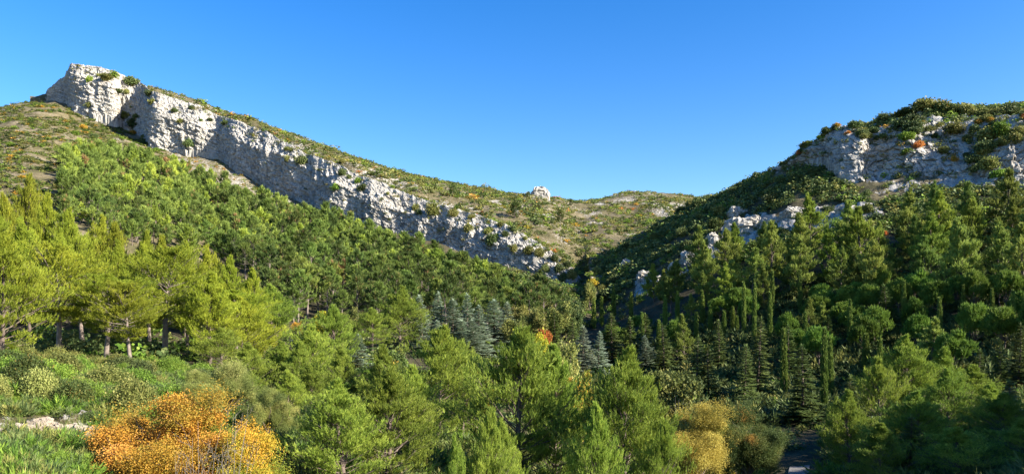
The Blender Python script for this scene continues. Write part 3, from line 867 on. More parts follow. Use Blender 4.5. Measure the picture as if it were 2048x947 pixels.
CLIFFS = {}
def cliff(name, ctrl, ds, nface, nslab, seed, dip, lean=.30, back=1.1, smoothn=9, amp=1.0, cap=3.0):
    """a band of rock: a steep broken face and the tilted slab on top of it"""
    c = np.array(ctrl, float)
    px = np.linspace(c[0, 0], c[-1, 0], 6000)
    D = smooth1(np.interp(px, c[:, 0], c[:, 1]), 61)
    x = (px - CX) / F * D
    arc = np.concatenate([[0], np.cumsum(np.hypot(np.diff(x), np.diff(D)))])
    n = int(arc[-1] / ds)
    a = np.linspace(0, arc[-1], n)
    px = np.interp(a, arc, px); D = np.interp(a, arc, D)
    yb, ye, yt = [np.interp(px, c[:, 0], c[:, k]) for k in (2, 3, 4)]
    X = (px - CX) / F * D
    zb = (Y0 - yb) / F * D
    hface = (yb - ye) / F * D
    De = D + lean * hface
    ze = (Y0 - ye) / F * De
    Dt = De + back * np.maximum(ye - yt, 0) / F * De + .6
    zt = (Y0 - yt) / F * Dt
    base = np.stack([X, D, zb], -1); edge = np.stack([(px - CX) / F * De, De, ze], -1); top = np.stack([(px - CX) / F * Dt, Dt, zt], -1)
    rows = [base + np.array([0, -.4, -5.0])]
    for t in np.linspace(0, 1, nface):
        rows.append(base * (1 - t) + edge * t)
    for t in np.linspace(0, 1, nslab + 1)[1:]:
        rows.append(edge * (1 - t) + top * t)
    rows.append(top + np.array([0, cap, -1.5]))
    rows.append(top + np.array([0, cap * 2.2, -9]))
    P = np.stack(rows, 1)                                     # (n, rows, 3)
    tang = np.stack([np.gradient(X), np.gradient(D), np.zeros(n)], -1)
    k = 31
    for j in range(2):
        tang[:, j] = smooth1(tang[:, j], k)
    hn = np.stack([tang[:, 1], -tang[:, 0], np.zeros(n)], -1)
    hn = hn / (np.linalg.norm(hn, axis=1)[:, None] + 1e-9)
    w = np.concatenate([[0], np.zeros(nface), np.linspace(0, 1, nslab + 1)[1:] ** .7, [1, 1]])
    nr = norm(hn[:, None] * (1 - .75 * w)[None, :, None] + np.array([0, 0, 1.0]) * (.8 * w)[None, :, None])
    s = np.repeat(a[:, None], P.shape[1], 1)
    h = P[..., 2]
    hd = h + dip * s
    d = 3.2 * fbm(s / 24, h / 50, seed=seed, oct=2)
    d += .9 * (1 - 2 * np.abs(vnoise(s / 8.5 + .25 * h / 8, h / 30, seed=seed + 1))) * (.5 + .7 * vnoise(s / 40, h / 40, seed=seed + 11))
    d += .45 * (1 - 2 * np.abs(vnoise(s / 2.9 + .9 * fbm(s / 3, h / 6, seed=seed + 5), h / 11, seed=seed + 2)))
    b = hd / 2.9 + .5 * fbm(s / 14, h / 9, seed=seed + 6)
    d += .6 * (np.abs((b % 1) - .5) * 2) ** 2 * (.45 + .6 * vnoise(s / 9, hd / 6, seed=seed + 7))
    b2 = hd / 7.5 + .35 * fbm(s / 20, h / 12, seed=seed + 12)
    d += .6 * (b2 % 1) * (.5 + .5 * vnoise(s / 16, hd / 14, seed=seed + 13))
    f1, f2, idv = worley2(s / 2.2 + .35 * fbm(s / 2, h / 2, seed=seed + 8), hd / 1.9, seed + 3)
    d += (idv - .5) * 1.0 - .55 * sstep(.14, .02, f2 - f1)
    f1, f2, idv = worley2(s / .85, hd / .75, seed + 4)
    d += (idv - .5) * .38 - .2 * sstep(.14, .02, f2 - f1)
    d *= amp * (1.1 - .55 * w)[None]
    P = P + nr * d[..., None]
    me = mesh_from(name, P.reshape(-1, 3), grid_faces(P.shape[0], P.shape[1])[:, ::-1], [M['rock']])
    CLIFFS[name] = (px, P, nface, nslab)
    return me

link('cliff', cliff('cliff', LC, .42, 62, 34, 50, .42), kind='structure', label='long pale limestone cliff band running down the mountain')

RC = [
    (1540, 236, 352, 342, 334), (1580, 229, 338, 322, 314), (1620, 222, 322, 300, 286), (1660, 214, 316, 284, 264), (1690, 207, 334, 286, 258), (1706, 201, 372, 288, 256), (1722, 197, 392, 286, 255), (1745, 199, 388, 288, 252), (1780, 197, 372, 294, 248),
    (1830, 193, 356, 300, 240), (1870, 189, 366, 318, 240), (1910, 184, 378, 330, 238), (1960, 180, 378, 318, 232), (2010, 177, 372, 300, 228), (2060, 175, 368, 290, 228), (2140, 174, 350, 280, 225),
]
link('rock_face', cliff('rock_face', RC, .3, 54, 40, 80, .1, lean=.6, back=1.3, amp=1.0), kind='structure', label='grey rock face on the shaded hill')

def boulder(name, c, rx, ry, rz, seed, res=46, amp=.28, blk=1.0, flat=0.0, dip=.3, mat='rock'):
    """a rock that rises out of the ground: a lumpy half ellipsoid broken into blocks"""
    u = np.linspace(0, 2 * np.pi, res * 2 + 1)[:-1]; v = np.linspace(-.28, .5, res) * np.pi
    U, Vv = np.meshgrid(u, v, indexing='ij')
    n = np.stack([np.cos(U) * np.cos(Vv), np.sin(U) * np.cos(Vv), np.sin(Vv)], -1)
    e = .55
    sh = np.sign(n) * np.abs(n) ** e
    sh = sh / (np.abs(sh) ** 2.6).sum(-1, keepdims=True) ** (1 / 2.6)
    P = sh * np.array([rx, ry, rz])
    S = max(rx, rz)
    q = P / S
    d = amp * fbm(q[..., 0] * 1.6 + seed, q[..., 1] * 1.6, q[..., 2] * 1.2, seed=seed, oct=3)
    a1, a2, idv = worley2(np.arctan2(n[..., 1], n[..., 0]) * 2.4 + .4 * d, q[..., 2] * 3.5 + dip * q[..., 0] * 3, seed)
    b1, b2, idw = worley2(q[..., 0] * 7 + q[..., 1] * 4, q[..., 2] * 8, seed + 2)
    d = d + blk * ((idv - .5) * .20 - .10 * sstep(.14, .02, a2 - a1) + (idw - .5) * .08)
    P = P + n * d[..., None] * S
    P = P + np.asarray(c)
    nu, nv = P.shape[:2]
    P = np.concatenate([P, P[:1]], 0)
    me = mesh_from(name, P.reshape(-1, 3), grid_faces(nu + 1, nv), [M[mat]])
    return me

# ------------------------------------------------------------------ things and their labels
THINGS = []          # dicts: obj, look, noun, px, py, h, grp
def on1(px, D):
    return S1.at(px, D)

PROTO = {}
def proto(key, fn, variants):
    PROTO[key] = [fn(i) for i in range(variants)]

proto('pine_front', lambda i: make_pine(100 + i, 10, 3.0, (.10, .14, .08, .12)[i], 96, 15000, .34, 'near', lean=.025, up0=4, up1=74, top=(.05, .3, -.05, .15)[i], wide=.2, bark='bark_dark', bare=.4, ragged=.42), 4)
proto('pine_tall', lambda i: make_pine(120 + i, 13, 3.4, (.30, .36, .26, .32)[i], 74, 13000, .38, 'near', lean=.05, up0=-6, up1=58, top=.7, wide=.34, bark='bark_pale', bare=.35, ragged=.36), 4)
proto('pine_mid', lambda i: make_pine(140 + i, 10, 2.2, (.08, .14, .1, .2, .1, .12)[i], 54, 4200, .46, 'mid', lean=.03, up0=0, up1=74, top=(0, .25, -.1, .4, .05, .15)[i], wide=.2, bark='bark_dark', ragged=.45, bare=.2), 6)
proto('pine_far', lambda i: make_pine(160 + i, 8, 1.95, (.10, .15, .2, .12, .16, .1)[i % 6], 46, 1500, .56, 'far', lean=.05, up0=2, up1=72, top=(0, .3, .1, .6, -.1, .2)[i % 6], wide=(.22, .3)[i % 2], bark='bark_pale', ragged=.55, bare=(.15, .5, .2)[i % 3]), 11)
proto('pine_black', lambda i: make_pine(180 + i, 9, 2.2, (.26, .32, .22, .28, .24)[i], 38, 1500, .58, 'far', lean=.02, up0=0, up1=58, top=.45, wide=.32, bark='bark_pale', bare=.6, ragged=.45), 5)
proto('pine_bg', lambda i: make_pine(360 + i, 8, 2.3, (.12, .18, .15, .2, .28, .3, .34)[i], 16, 460, 1.05, 'far', lean=.03, up0=2, up1=70, top=(.2, 0, .5, .3, .2, .4, .1)[i], wide=.24, bark='bark_dark', ragged=.55), 7)
proto('fir', lambda i: make_fir(200 + i, 10, 2.1, 170, 5200, .85, -10, 26), 3)
proto('cedar', lambda i: make_fir(220 + i, 9, 2.4, 170, 6000, .85, 2, 22, curl=.05, mat='needle_blue'), 3)
proto('cypress', lambda i: make_cypress(240 + i, 9, .55, 1700, .5), 3)
proto('umbrella', lambda i: make_umbrella(260 + i, 5.2, 2.2, 1700, .46), 5)
proto('broad_near', lambda i: make_broadleaf(280 + i, 6, 3.0, 12500, .25, 'leafnear', .18, 'bark_dark', .30, 2), 3)
proto('broad_mid', lambda i: make_broadleaf(300 + i, 6, 2.5, 2000, .36, 'leafmid', .2), 4)
def sh(i, n, kind, ts):
    V, T, t = shrub_soup(320 + i, n, kind, ts, 10)
    return None, mesh_from('shrub', V, T, [M['leaf_green']], tint=t), 1.0, 1.0
proto('shrub_near', lambda i: sh(i, 760, 'leafnear', .23), 4)
proto('shrub_mid', lambda i: sh(i + 10, 260, 'leafmid', .24), 4)
proto('shrub_far', lambda i: sh(i + 20, 90, 'leaffar', .34), 4)

CNT = {}
def plant(key, name, look, noun, cat, grp, mat, px, D, h=None, top=None, w=None, sheet=None, single=False, pos=None, bark=None, sink=0.0, rot=None, var=None):
    """one plant on the ground at photo column px and distance D: w is its crown's width in photo pixels, top the row of its tip"""
    P = PROTO[key]
    k = CNT[key] = CNT.get(key, 0) + 1
    tr, cr, ph, pr = P[(k * 7 + k // 3) % len(P) if var is None else var]
    p = np.asarray(pos, float) if pos is not None else (sheet or S1).at(px, D)
    D = p[1]
    if top is not None:
        h = max(.6, (Y0 - top) / F * D - p[2])
    sz = h / ph
    sx = (w / F * D * .5 / pr) if w else sz * random.uniform(.88, 1.15)
    rz = random.uniform(0, 6.28) if rot is None else rot
    loc = (p[0], p[1], p[2] - sink)
    if tr is None or single:
        root = bpy.data.objects.new(name, cr)
        COL.objects.link(root)
        ch = root
        if tr is not None:
            t = bpy.data.objects.new('trunk', tr); COL.objects.link(t); t.parent = root
    else:
        root = bpy.data.objects.new(name, None)
        root.empty_display_size = .3
        COL.objects.link(root)
        t = bpy.data.objects.new('trunk', tr); COL.objects.link(t); t.parent = root
        ch = bpy.data.objects.new('crown', cr); COL.objects.link(ch); ch.parent = root
        if bark:
            t.material_slots[0].link = 'OBJECT'; t.material_slots[0].material = M[bark]
    root.location = loc
    tl = .015 if noun == 'cypress' else .06
    root.rotation_euler = (random.uniform(-tl, tl), random.uniform(-tl, tl), rz)
    root.scale = (sx, sx, sz)
    if mat:
        ch.material_slots[0].link = 'OBJECT'
        ch.material_slots[0].material = M[mat]
    root['category'] = cat
    if grp:
        root['group'] = grp
    pyc = Y0 - (p[2] + h * .6) / D * F
    px = CX + p[0] / D * F
    THINGS.append(dict(o=root, look=look, noun=noun, px=px, py=pyc, h=h, w=sx * pr * 2, D=D, grp=grp, size=h / D * F))
    return root

def tell(o, label, cat, grp=None):
    o['label'] = label; o['category'] = cat
    if grp:
        o['group'] = grp
    return o

# ---- the isolated rock on the saddle, outcrops on the shaded hill
kp = S2.at(1080, 418)
tell(link('rock_stack', boulder('rock_stack', (kp[0], kp[1], (Y0 - 400) / F * 418), 5.2, 4.6, 7.8, 7, 60, .08, .55, dip=.0)), 'lone pale rock stack standing on the skyline of the saddle', 'rock')
OUT = [(1490, 462, 62, 34, 'broad pale rock outcrop above the shaded pines, lowest of its group'), (1478, 428, 34, 18, 'small tan rock knob on the dark wooded slope above the pine tops'), (1590, 432, 46, 26, 'grey rock outcrop midway between the knob and the broken ledge'),
       (1712, 424, 52, 20, 'broken flat ledge of rock just under the tall grey face'), (1288, 562, 26, 26, 'narrow upright rock rib beside the gully'), (1395, 520, 54, 26, 'dark streaked rock slab at the upper edge of the pines'), (1252, 535, 18, 20, 'little pale rock in the shaded gully'),
       (1440, 484, 44, 22, 'streaked rock ledge left of and below the broad pale outcrop'), (1358, 540, 34, 22, 'small grey ledge between the streaked slab and the gully'), (1645, 426, 40, 18, 'low grey ledge left of the broken flat ledge'), (1322, 566, 26, 20, 'half-hidden rock just right of the narrow upright rib'), (1545, 446, 36, 18, 'low rock ledge just right of the broad pale outcrop')]
for i, (px, py, w, hgt, lab) in enumerate(OUT):
    D = S1.hit(px, py, 100) or 200
    p = S1.at(px, D)
    me = boulder('rock_outcrop', (p[0], p[1] + w / F * D * .15, p[2] - .5), w / F * D * .62, w / F * D * .45, hgt / F * D * .85, 300 + i, 44, .34)
    tell(link('rock_outcrop', me), lab, 'rock', 'outcrops on the shaded hill')
BANK = [(8, 866, 34, 22), (44, 858, 40, 26), (78, 852, 38, 30), (108, 860, 30, 30), (128, 868, 26, 26), (150, 862, 34, 26), (176, 856, 26, 20), (140, 884, 34, 24), (60, 880, 28, 16)]
bl = ['leftmost pale boulder of the bank below the green scrub', 'wide cream boulder in the bank, second from the left', 'tall cream boulder in the middle of the bank', 'rounded boulder in the bank right of the tallest one', 'small cracked boulder low in the bank', 'pale boulder near the orange tree end of the bank', 'last boulder of the bank, half behind the orange tree', 'lower boulder fallen in front of the bank', 'flat slab of stone lying in front of the bank']
for i, (px, py, w, hgt) in enumerate(BANK):
    D = S1.hit(px, py + 10, 24) or 36
    p = S1.at(px, D)
    tell(link('boulder', boulder('boulder', (p[0], p[1], p[2] - .05), w / F * D * .7, w / F * D * .55, hgt / F * D * .85, 400 + i, 26, .3, mat='rock_cream')), bl[i], 'boulder', 'boulders of the pale bank')

# ---- gravel track in the shade
tp = [(1545, 44), (1575, 52), (1596, 57), (1600, 61)]
tv = []
for px, D in tp:
    p = S1.at(px, D)
    for sgn in (-1, 1):
        tv.append([p[0] + sgn * .8, p[1], 0])
tv = np.array(tv)
nn = 12
rows = []
for i in range(len(tp) - 1):
    for t in np.linspace(0, 1, nn, endpoint=False):
        a = tv[2 * i] * (1 - t) + tv[2 * i + 2] * t; b = tv[2 * i + 1] * (1 - t) + tv[2 * i + 3] * t
        rows.append([a * (1 - q) + b * q for q in np.linspace(0, 1, 5)])
rows = np.array(rows)
rows[..., 2] = S1.z(CX + rows[..., 0] / rows[..., 1] * F, rows[..., 1]) + .09
link('path', mesh_from('path', rows.reshape(-1, 3), grid_faces(rows.shape[0], 5), [M['path']], smooth=True), kind='structure')

# ------------------------------------------------------------------ prominent trees
def T_(px, top, w, D, key='pine_front', mat='needle_fresh', look='green', noun='pine', name='pine_tree', cat='pine', grp='pines near the camera', **k):
    return plant(key, name, look, noun, cat, grp, mat, px, D, top=top, w=w, **k)

for a in [(690, 772, 190, 33, 0), (772, 748, 200, 36, 1), (965, 832, 120, 30, 2), (1035, 672, 235, 43, 3), (1112, 704, 150, 46, 2), (1243, 714, 210, 41, 0), (1185, 820, 110, 37, 2), (1320, 850, 90, 38, 1),
          (875, 664, 150, 56, 1), (925, 690, 110, 60, 0), (770, 697, 92, 60, 2), (905, 880, 60, 29, 0), (820, 740, 120, 44, 3), (1010, 850, 90, 34, 1)]:
    T_(a[0], a[1], a[2], a[3], var=a[4], look='feathery green')
for a in [(560, 688, 96, 64, 0), (622, 655, 120, 68, 3), (668, 618, 92, 88, 1), (540, 575, 110, 104, 2), (800, 578, 92, 118, 0), (745, 620, 70, 112, 1), (600, 690, 90, 62, 2)]:
    T_(a[0], a[1], a[2], a[3], 'pine_front', 'needle_fresh', 'bright green', var=a[4])
# yellow-green pines of the left slope, with bare trunks
for a in [(118, 505, 165, 66, 1), (165, 540, 130, 74, 3), (212, 555, 140, 67, 0), (262, 570, 120, 64, 3), (330, 500, 170, 74, 2), (375, 560, 120, 84, 3), (470, 585, 120, 82, 0), (300, 560, 110, 82, 1)]:
    T_(a[0], a[1], a[2], a[3], 'pine_tall', 'needle_yellow', 'yellow-green', 'pale-trunked pine', grp='tall pines of the sunny slope', var=a[4])
for a in [(0, 480, 170, 56), (420, 555, 130, 72), (485, 600, 120, 76), (55, 358, 90, 100), (95, 400, 90, 96), (20, 400, 80, 92), (140, 430, 90, 94), (60, 450, 100, 84), (190, 440, 80, 100), (235, 455, 90, 98), (280, 470, 80, 98), (325, 480, 80, 100), (370, 490, 84, 96), (415, 500, 80, 98), (120, 470, 90, 84), (300, 500, 90, 88), (460, 520, 76, 98), (500, 545, 76, 98), (-20, 440, 90, 84), (225, 490, 90, 86), (530, 640, 80, 84)]:
    T_(a[0], a[1], a[2] * .92, a[3], 'pine_front', 'needle_yellow', 'yellow-green', 'pine', grp='yellow-green pines of the sunny slope')
for a in [(150, 700, 60, 60), (235, 700, 50, 61), (290, 715, 60, 60), (345, 712, 70, 66), (395, 735, 60, 62), (60, 690, 70, 60), (190, 705, 44, 64), (440, 730, 70, 62), (500, 740, 60, 60)]:
    m = random.choice(['leaf_green', 'leaf_olive', 'leaf_dark'])
    plant('shrub_near', 'shrub', {'leaf_green': 'bright green', 'leaf_olive': 'olive', 'leaf_dark': 'dark evergreen'}[m], 'shrub', 'shrub', 'shrubs of the left foreground', m, a[0], a[3], top=a[1], w=a[2] * 1.2, sink=.1)
for a in [(25, 735, 90, 50), (115, 772, 110, 45), (205, 765, 90, 47), (265, 748, 100, 52), (320, 760, 90, 50), (180, 815, 80, 40), (235, 800, 70, 42), (40, 800, 80, 41), (15, 905, 130, 29), (120, 915, 110, 28), (560, 850, 100, 38), (500, 800, 90, 44)]:
    m = random.choice(['leaf_green', 'leaf_olive', 'leaf_dark'])
    plant('shrub_near', 'shrub', {'leaf_green': 'bright green', 'leaf_olive': 'olive', 'leaf_dark': 'dark evergreen'}[m], 'shrub', 'shrub', 'shrubs of the left foreground', m, a[0], a[3], top=a[1], w=a[2], sink=.1)
for a in [(575, 745, 80, 52, 0), (500, 690, 90, 60, 2), (620, 735, 90, 56, 3), (445, 660, 80, 68, 1), (690, 700, 90, 60, 2)]:
    T_(a[0], a[1], a[2], a[3], 'pine_front', 'needle_fresh', 'young bright green', var=a[4])
# pines in the dark corner
for a in [(1818, 680, 130, 66), (1762, 722, 96, 62), (1880, 700, 90, 68), (1945, 735, 110, 62), (1900, 745, 100, 58), (1700, 790, 110, 54), (1840, 790, 140, 50), (2000, 790, 120, 50), (1985, 770, 90, 56), (1760, 850, 120, 46), (1920, 860, 130, 44), (2050, 840, 140, 44)]:
    T_(a[0], a[1], a[2], a[3], 'pine_front', 'needle_fresh', 'shaded', 'pine', grp='pines of the dark corner')

def by_base(px, base, d0=40):
    return S1.hit(px, base, d0) or 100
for (px, top, base) in [(1488, 580, 676), (1508, 583, 690), (1568, 674, 800), (1648, 674, 826), (1660, 690, 800), (1808, 578, 664), (1985, 592, 664), (1732, 682, 745), (1421, 626, 668), (1448, 636, 676), (1466, 628, 674), (1474, 645, 680), (1228, 588, 640), (1355, 598, 650), (1138, 600, 680), (1188, 612, 660), (1204, 608, 656), (1892, 700, 790), (1880, 610, 680), (1540, 600, 680), (1610, 640, 720), (1262, 600, 655), (1285, 640, 700), (1330, 606, 660), (1405, 596, 650), (1545, 556, 640), (1700, 615, 700), (1760, 690, 790), (1925, 586, 660), (2025, 596, 680), (1600, 556, 630), (1318, 655, 720), (1392, 640, 690)]:
    D = by_base(px, base)
    plant('cypress', 'cypress_tree', 'slender', 'cypress', 'cypress', 'cypresses in the shaded plantation', None, px, D, top=top - 14, w=random.uniform(9, 11) * (1.15 if top > 660 else .8))
for (px, top, base, w) in [(1772, 570, 668, 66), (1512, 636, 800, 70), (1600, 692, 850, 96), (1490, 690, 820, 74), (1655, 632, 706, 46), (1390, 672, 800, 64), (2036, 648, 770, 60), (1702, 752, 900, 90), (2000, 680, 780, 44), (1935, 622, 680, 44), (1222, 628, 740, 70), (1256, 636, 745, 64), (1290, 628, 740, 60), (1330, 648, 750, 60), (1440, 640, 740, 50), (1580, 650, 760, 56), (1110, 620, 700, 44), (1150, 636, 720, 50), (1960, 700, 820, 60), (2020, 760, 900, 90), (1820, 830, 960, 90), (1418, 690, 800, 56)]:
    D = by_base(px, base)
    plant('fir', 'fir_tree', 'dark', 'conical fir', 'fir', 'firs in the shaded plantation', None, px, D, top=top, w=w)
for (px, top, base, w) in [(845, 592, 700, 44), (872, 585, 700, 40), (905, 598, 705, 56), (932, 588, 705, 44), (988, 600, 712, 66), (960, 612, 715, 48), (948, 640, 720, 50), (925, 640, 716, 44), (716, 668, 740, 42), (1165, 652, 760, 46), (1196, 664, 760, 40), (1294, 672, 745, 40), (875, 640, 712, 40), (1010, 605, 700, 44), (596, 655, 700, 30)]:
    D = by_base(px, base)
    plant('cedar', 'cedar_tree', 'silvery blue', 'cedar', 'cedar', 'blue cedars on the valley floor', None, px, D, top=top, w=w * 1.65)
# broadleaf trees and autumn colour
def B_(px, top, w, D, key, mat, look, noun='broadleaf tree', grp='broadleaf trees of the valley', **k):
    return plant(key, 'broadleaf_tree', look, noun, 'tree', grp, mat, px, D, top=top, w=w, **k)
B_(345, 776, 360, 30, 'broad_near', 'leaf_orange', 'large orange', grp='autumn trees by the bank', var=0, rot=.5)
B_(465, 808, 250, 29, 'broad_near', 'leaf_gold', 'golden green', grp='autumn trees by the bank', var=2, rot=2.0)
B_(250, 812, 170, 33, 'broad_near', 'leaf_orange', 'orange', grp='autumn trees by the bank', var=2)
B_(1388, 796, 200, 50, 'broad_near', 'leaf_tan', 'tan-leaved', var=0)
B_(1502, 800, 165, 52, 'broad_near', 'leaf_bronze', 'bronze-topped evergreen', var=0)
B_(1345, 720, 120, 68, 'broad_mid', 'leaf_olive', 'olive green')
B_(1160, 740, 80, 60, 'broad_mid', 'leaf_orange', 'yellow-orange')
B_(1466, 932, 60, 38, 'broad_near', 'leaf_gold', 'small golden')
B_(1070, 656, 90, 84, 'broad_mid', 'leaf_yellow', 'yellow-green')
B_(1125, 672, 80, 84, 'broad_mid', 'leaf_olive', 'dull olive')
B_(788, 690, 74, 80, 'broad_mid', 'leaf_bronze', 'rust-brown')
B_(940, 705, 60, 82, 'broad_mid', 'leaf_yellow', 'yellow')
B_(1086, 646, 28, 118, 'broad_mid', 'leaf_rust', 'small rust-red')
B_(592, 640, 24, 118, 'broad_mid', 'leaf_orange', 'small orange')
B_(1085, 585, 60, 165, 'broad_mid', 'leaf_olive', 'olive'); B_(1040, 604, 60, 148, 'broad_mid', 'leaf_olive', 'olive'); B_(1145, 592, 54, 160, 'broad_mid', 'leaf_dark', 'dark')
B_(1120, 600, 60, 150, 'broad_mid', 'leaf_olive', 'olive'); B_(1075, 605, 50, 145, 'broad_mid', 'leaf_olive', 'olive'); B_(1030, 630, 60, 125, 'broad_mid', 'leaf_olive', 'olive')
B_(1800, 548, 50, 140, 'broad_mid', 'leaf_rust', 'rust-red'); B_(2030, 810, 90, 55, 'broad_mid', 'leaf_bronze', 'bronze'); B_(640, 620, 46, 118, 'broad_mid', 'leaf_yellow', 'yellow-green')
B_(700, 612, 46, 128, 'broad_mid', 'leaf_olive', 'olive'); B_(960, 745, 60, 66, 'broad_mid', 'leaf_gold', 'golden'); B_(1180, 562, 36, 200, 'broad_mid', 'leaf_olive', 'olive')
B_(455, 702, 150, 48, 'broad_near', 'leaf_pale', 'pale olive', grp='scrubby trees of the left foreground', var=2)
B_(400, 735, 110, 46, 'broad_near', 'leaf_pale', 'pale olive', grp='scrubby trees of the left foreground', var=1)
B_(535, 770, 110, 44, 'broad_near', 'leaf_olive', 'olive', grp='scrubby trees of the left foreground', var=0)
B_(640, 790, 90, 52, 'broad_near', 'leaf_dark', 'dark', grp='scrubby trees of the left foreground', var=2)

# ------------------------------------------------------------------ forest stands
def scatter(poly, n, dmin, d0, d1, sheet=S1, seed=0, p0=-60, p1=2120, taken=None):
    rng = np.random.default_rng(seed)
    pts = list(taken) if taken is not None else []
    start = len(pts)
    tries = n * 60
    D = np.sqrt(rng.uniform(d0 ** 2, d1 ** 2, tries)); PX = rng.uniform(p0, p1, tries)
    PY = sheet.py(PX, D)
    ok = in_poly(PX, PY, poly)
    out = []
    for px, d in zip(PX[ok], D[ok]):
        x = (px - CX) / F * d
        if all((x - a) ** 2 + (d - b) ** 2 > dmin * dmin for a, b in pts):
            pts.append((x, d)); out.append((px, d))
            if len(out) >= n:
                break
    return out
OCC = [(t['o'].location.x, t['o'].location.y) for t in THINGS if t['D'] > 50]

P_MID = [(118, 335), (200, 308), (300, 340), (400, 370), (470, 397), (520, 417), (560, 438), (640, 455), (760, 496), (880, 534), (960, 568), (1000, 592), (960, 610), (700, 570), (500, 545), (300, 505), (130, 450)]
P_BLACK = [(480, 560), (560, 545), (700, 562), (960, 594), (1010, 600), (1120, 636), (1130, 660), (1010, 690), (700, 655), (560, 650)]
P_RPINE = [(1275, 610), (1400, 560), (1500, 520), (1700, 480), (1880, 470), (2110, 460), (2110, 600), (1700, 620), (1400, 650), (1280, 660)]
P_STONE = [(1200, 668), (1400, 645), (1700, 610), (2110, 600), (2110, 780), (1900, 770), (1700, 760), (1450, 735), (1220, 720)]
stand = []
for (px, d) in scatter(P_MID, 460, 3.7, 130, 420, seed=1, taken=OCC):
    stand.append(('far', px, d, random.choices(['needle_green', 'needle_fresh', 'needle_dark'], [5, 1.2, 2.4])[0], random.uniform(4.4, 9.0)))
for (px, d) in scatter(P_BLACK, 170, 3.6, 110, 300, seed=2, taken=OCC):
    stand.append(('black', px, d, random.choices(['needle_dark', 'needle_green', 'needle_grey'], [5, 3, 1])[0], random.uniform(6.0, 10.0)))
for (px, d) in scatter(P_RPINE, 105, 5.2, 105, 260, seed=3, taken=OCC):
    stand.append(('right', px, d, random.choices(['needle_grey', 'needle_fresh', 'needle_green'], [5, 2, 2])[0], random.uniform(7.0, 13.0)))
NAMED = 300 - sum(t['o'].name.startswith('pine_tree') for t in THINGS) - 6
stand.sort(key=lambda q: -q[4] / q[2])
COLOUR = {'needle_green': 'mid-green', 'needle_fresh': 'bright green', 'needle_dark': 'dark green', 'needle_grey': 'grey-green'}
KIND = {'far': ('pine_far', 'pine', 'pines clothing the slope under the cliff'), 'black': ('pine_black', 'open-crowned pine', 'open-crowned pines above the cedars'), 'right': ('pine_mid', 'pine', 'pines on the shaded hill')}
for (k, px, d, m, h) in stand[:NAMED]:
    key, noun, grp = KIND[k]
    plant(key, 'pine_tree', COLOUR[m], noun, 'pine', grp, m, px, d, h=h)
def soup_of(me):
    v = np.empty(len(me.vertices) * 3, np.float32); me.vertices.foreach_get('co', v)
    l = np.empty(len(me.loops), np.int32); me.loops.foreach_get('vertex_index', l)
    t = np.zeros(len(me.vertices), np.float32)
    if 'tint' in me.attributes:
        me.attributes['tint'].data.foreach_get('value', t)
    return v.reshape(-1, 3), l.reshape(-1, len(me.polygons[0].vertices)), t
rf = np.random.default_rng(91)
rest = stand[NAMED:]
FM = sorted({q[3] for q in rest})
Vs, Ts, tn, mi, off = [], [], [], [], 0
lib = {}
for (k, px, d, m, h) in rest:
    key = 'pine_bg'
    v = int(rf.integers(4, 7) if k == 'black' else rf.integers(0, 5))
    tr, cr, ph, pr = PROTO[key][v]
    if (key, v) not in lib:
        a, b = soup_of(cr), soup_of(tr)
        lib[(key, v)] = (np.concatenate([a[0], b[0]]), np.concatenate([a[1], b[1][:, [0, 1, 2]] + len(a[0]), b[1][:, [0, 2, 3]] + len(a[0])]), np.concatenate([a[2], b[2]]), len(a[1]))
    V, T, t, na = lib[(key, v)]
    r = rf.uniform(0, 6.28); q = h / ph
    p = S1.at(px, d)
    W = np.stack([(V[:, 0] * math.cos(r) - V[:, 1] * math.sin(r)) * q, (V[:, 0] * math.sin(r) + V[:, 1] * math.cos(r)) * q, V[:, 2] * q], 1) + p
    Vs.append(W); Ts.append(T + off); off += len(V)
    tn.append(np.clip(t + rf.normal(0, .2), 0, 1))
    z = np.full(len(T), FM.index(m)); z[na:] = len(FM)
    mi.append(z)
if rest:
    link('forest', mesh_from('forest', np.concatenate(Vs), np.concatenate(Ts), [M[k] for k in FM] + [M['bark_dark']], np.concatenate(mi), np.concatenate(tn)), kind='stuff')
SP = [(t['px'], t['D']) for t in THINGS if t['noun'] in ('cypress', 'conical fir')]
for (px, d) in scatter(P_STONE, 190, 3.5, 80, 190, seed=4, taken=OCC):
    if any(abs(a - px) < 17 and b > d - 2 and b < d + 22 for a, b in SP):
        continue
    if random.random() < .2:
        plant('pine_mid', 'pine_tree', 'grey-green', 'pine', 'pine', 'pines on the shaded hill', 'needle_grey', px, d, h=random.uniform(5, 8))
        continue
    plant('umbrella', 'umbrella_pine', 'round-headed', 'umbrella pine', 'umbrella pine', 'round umbrella pines of the plantation', None, px, d, h=random.uniform(4.6, 6.8), w=random.uniform(3.0, 4.5) * F / d)

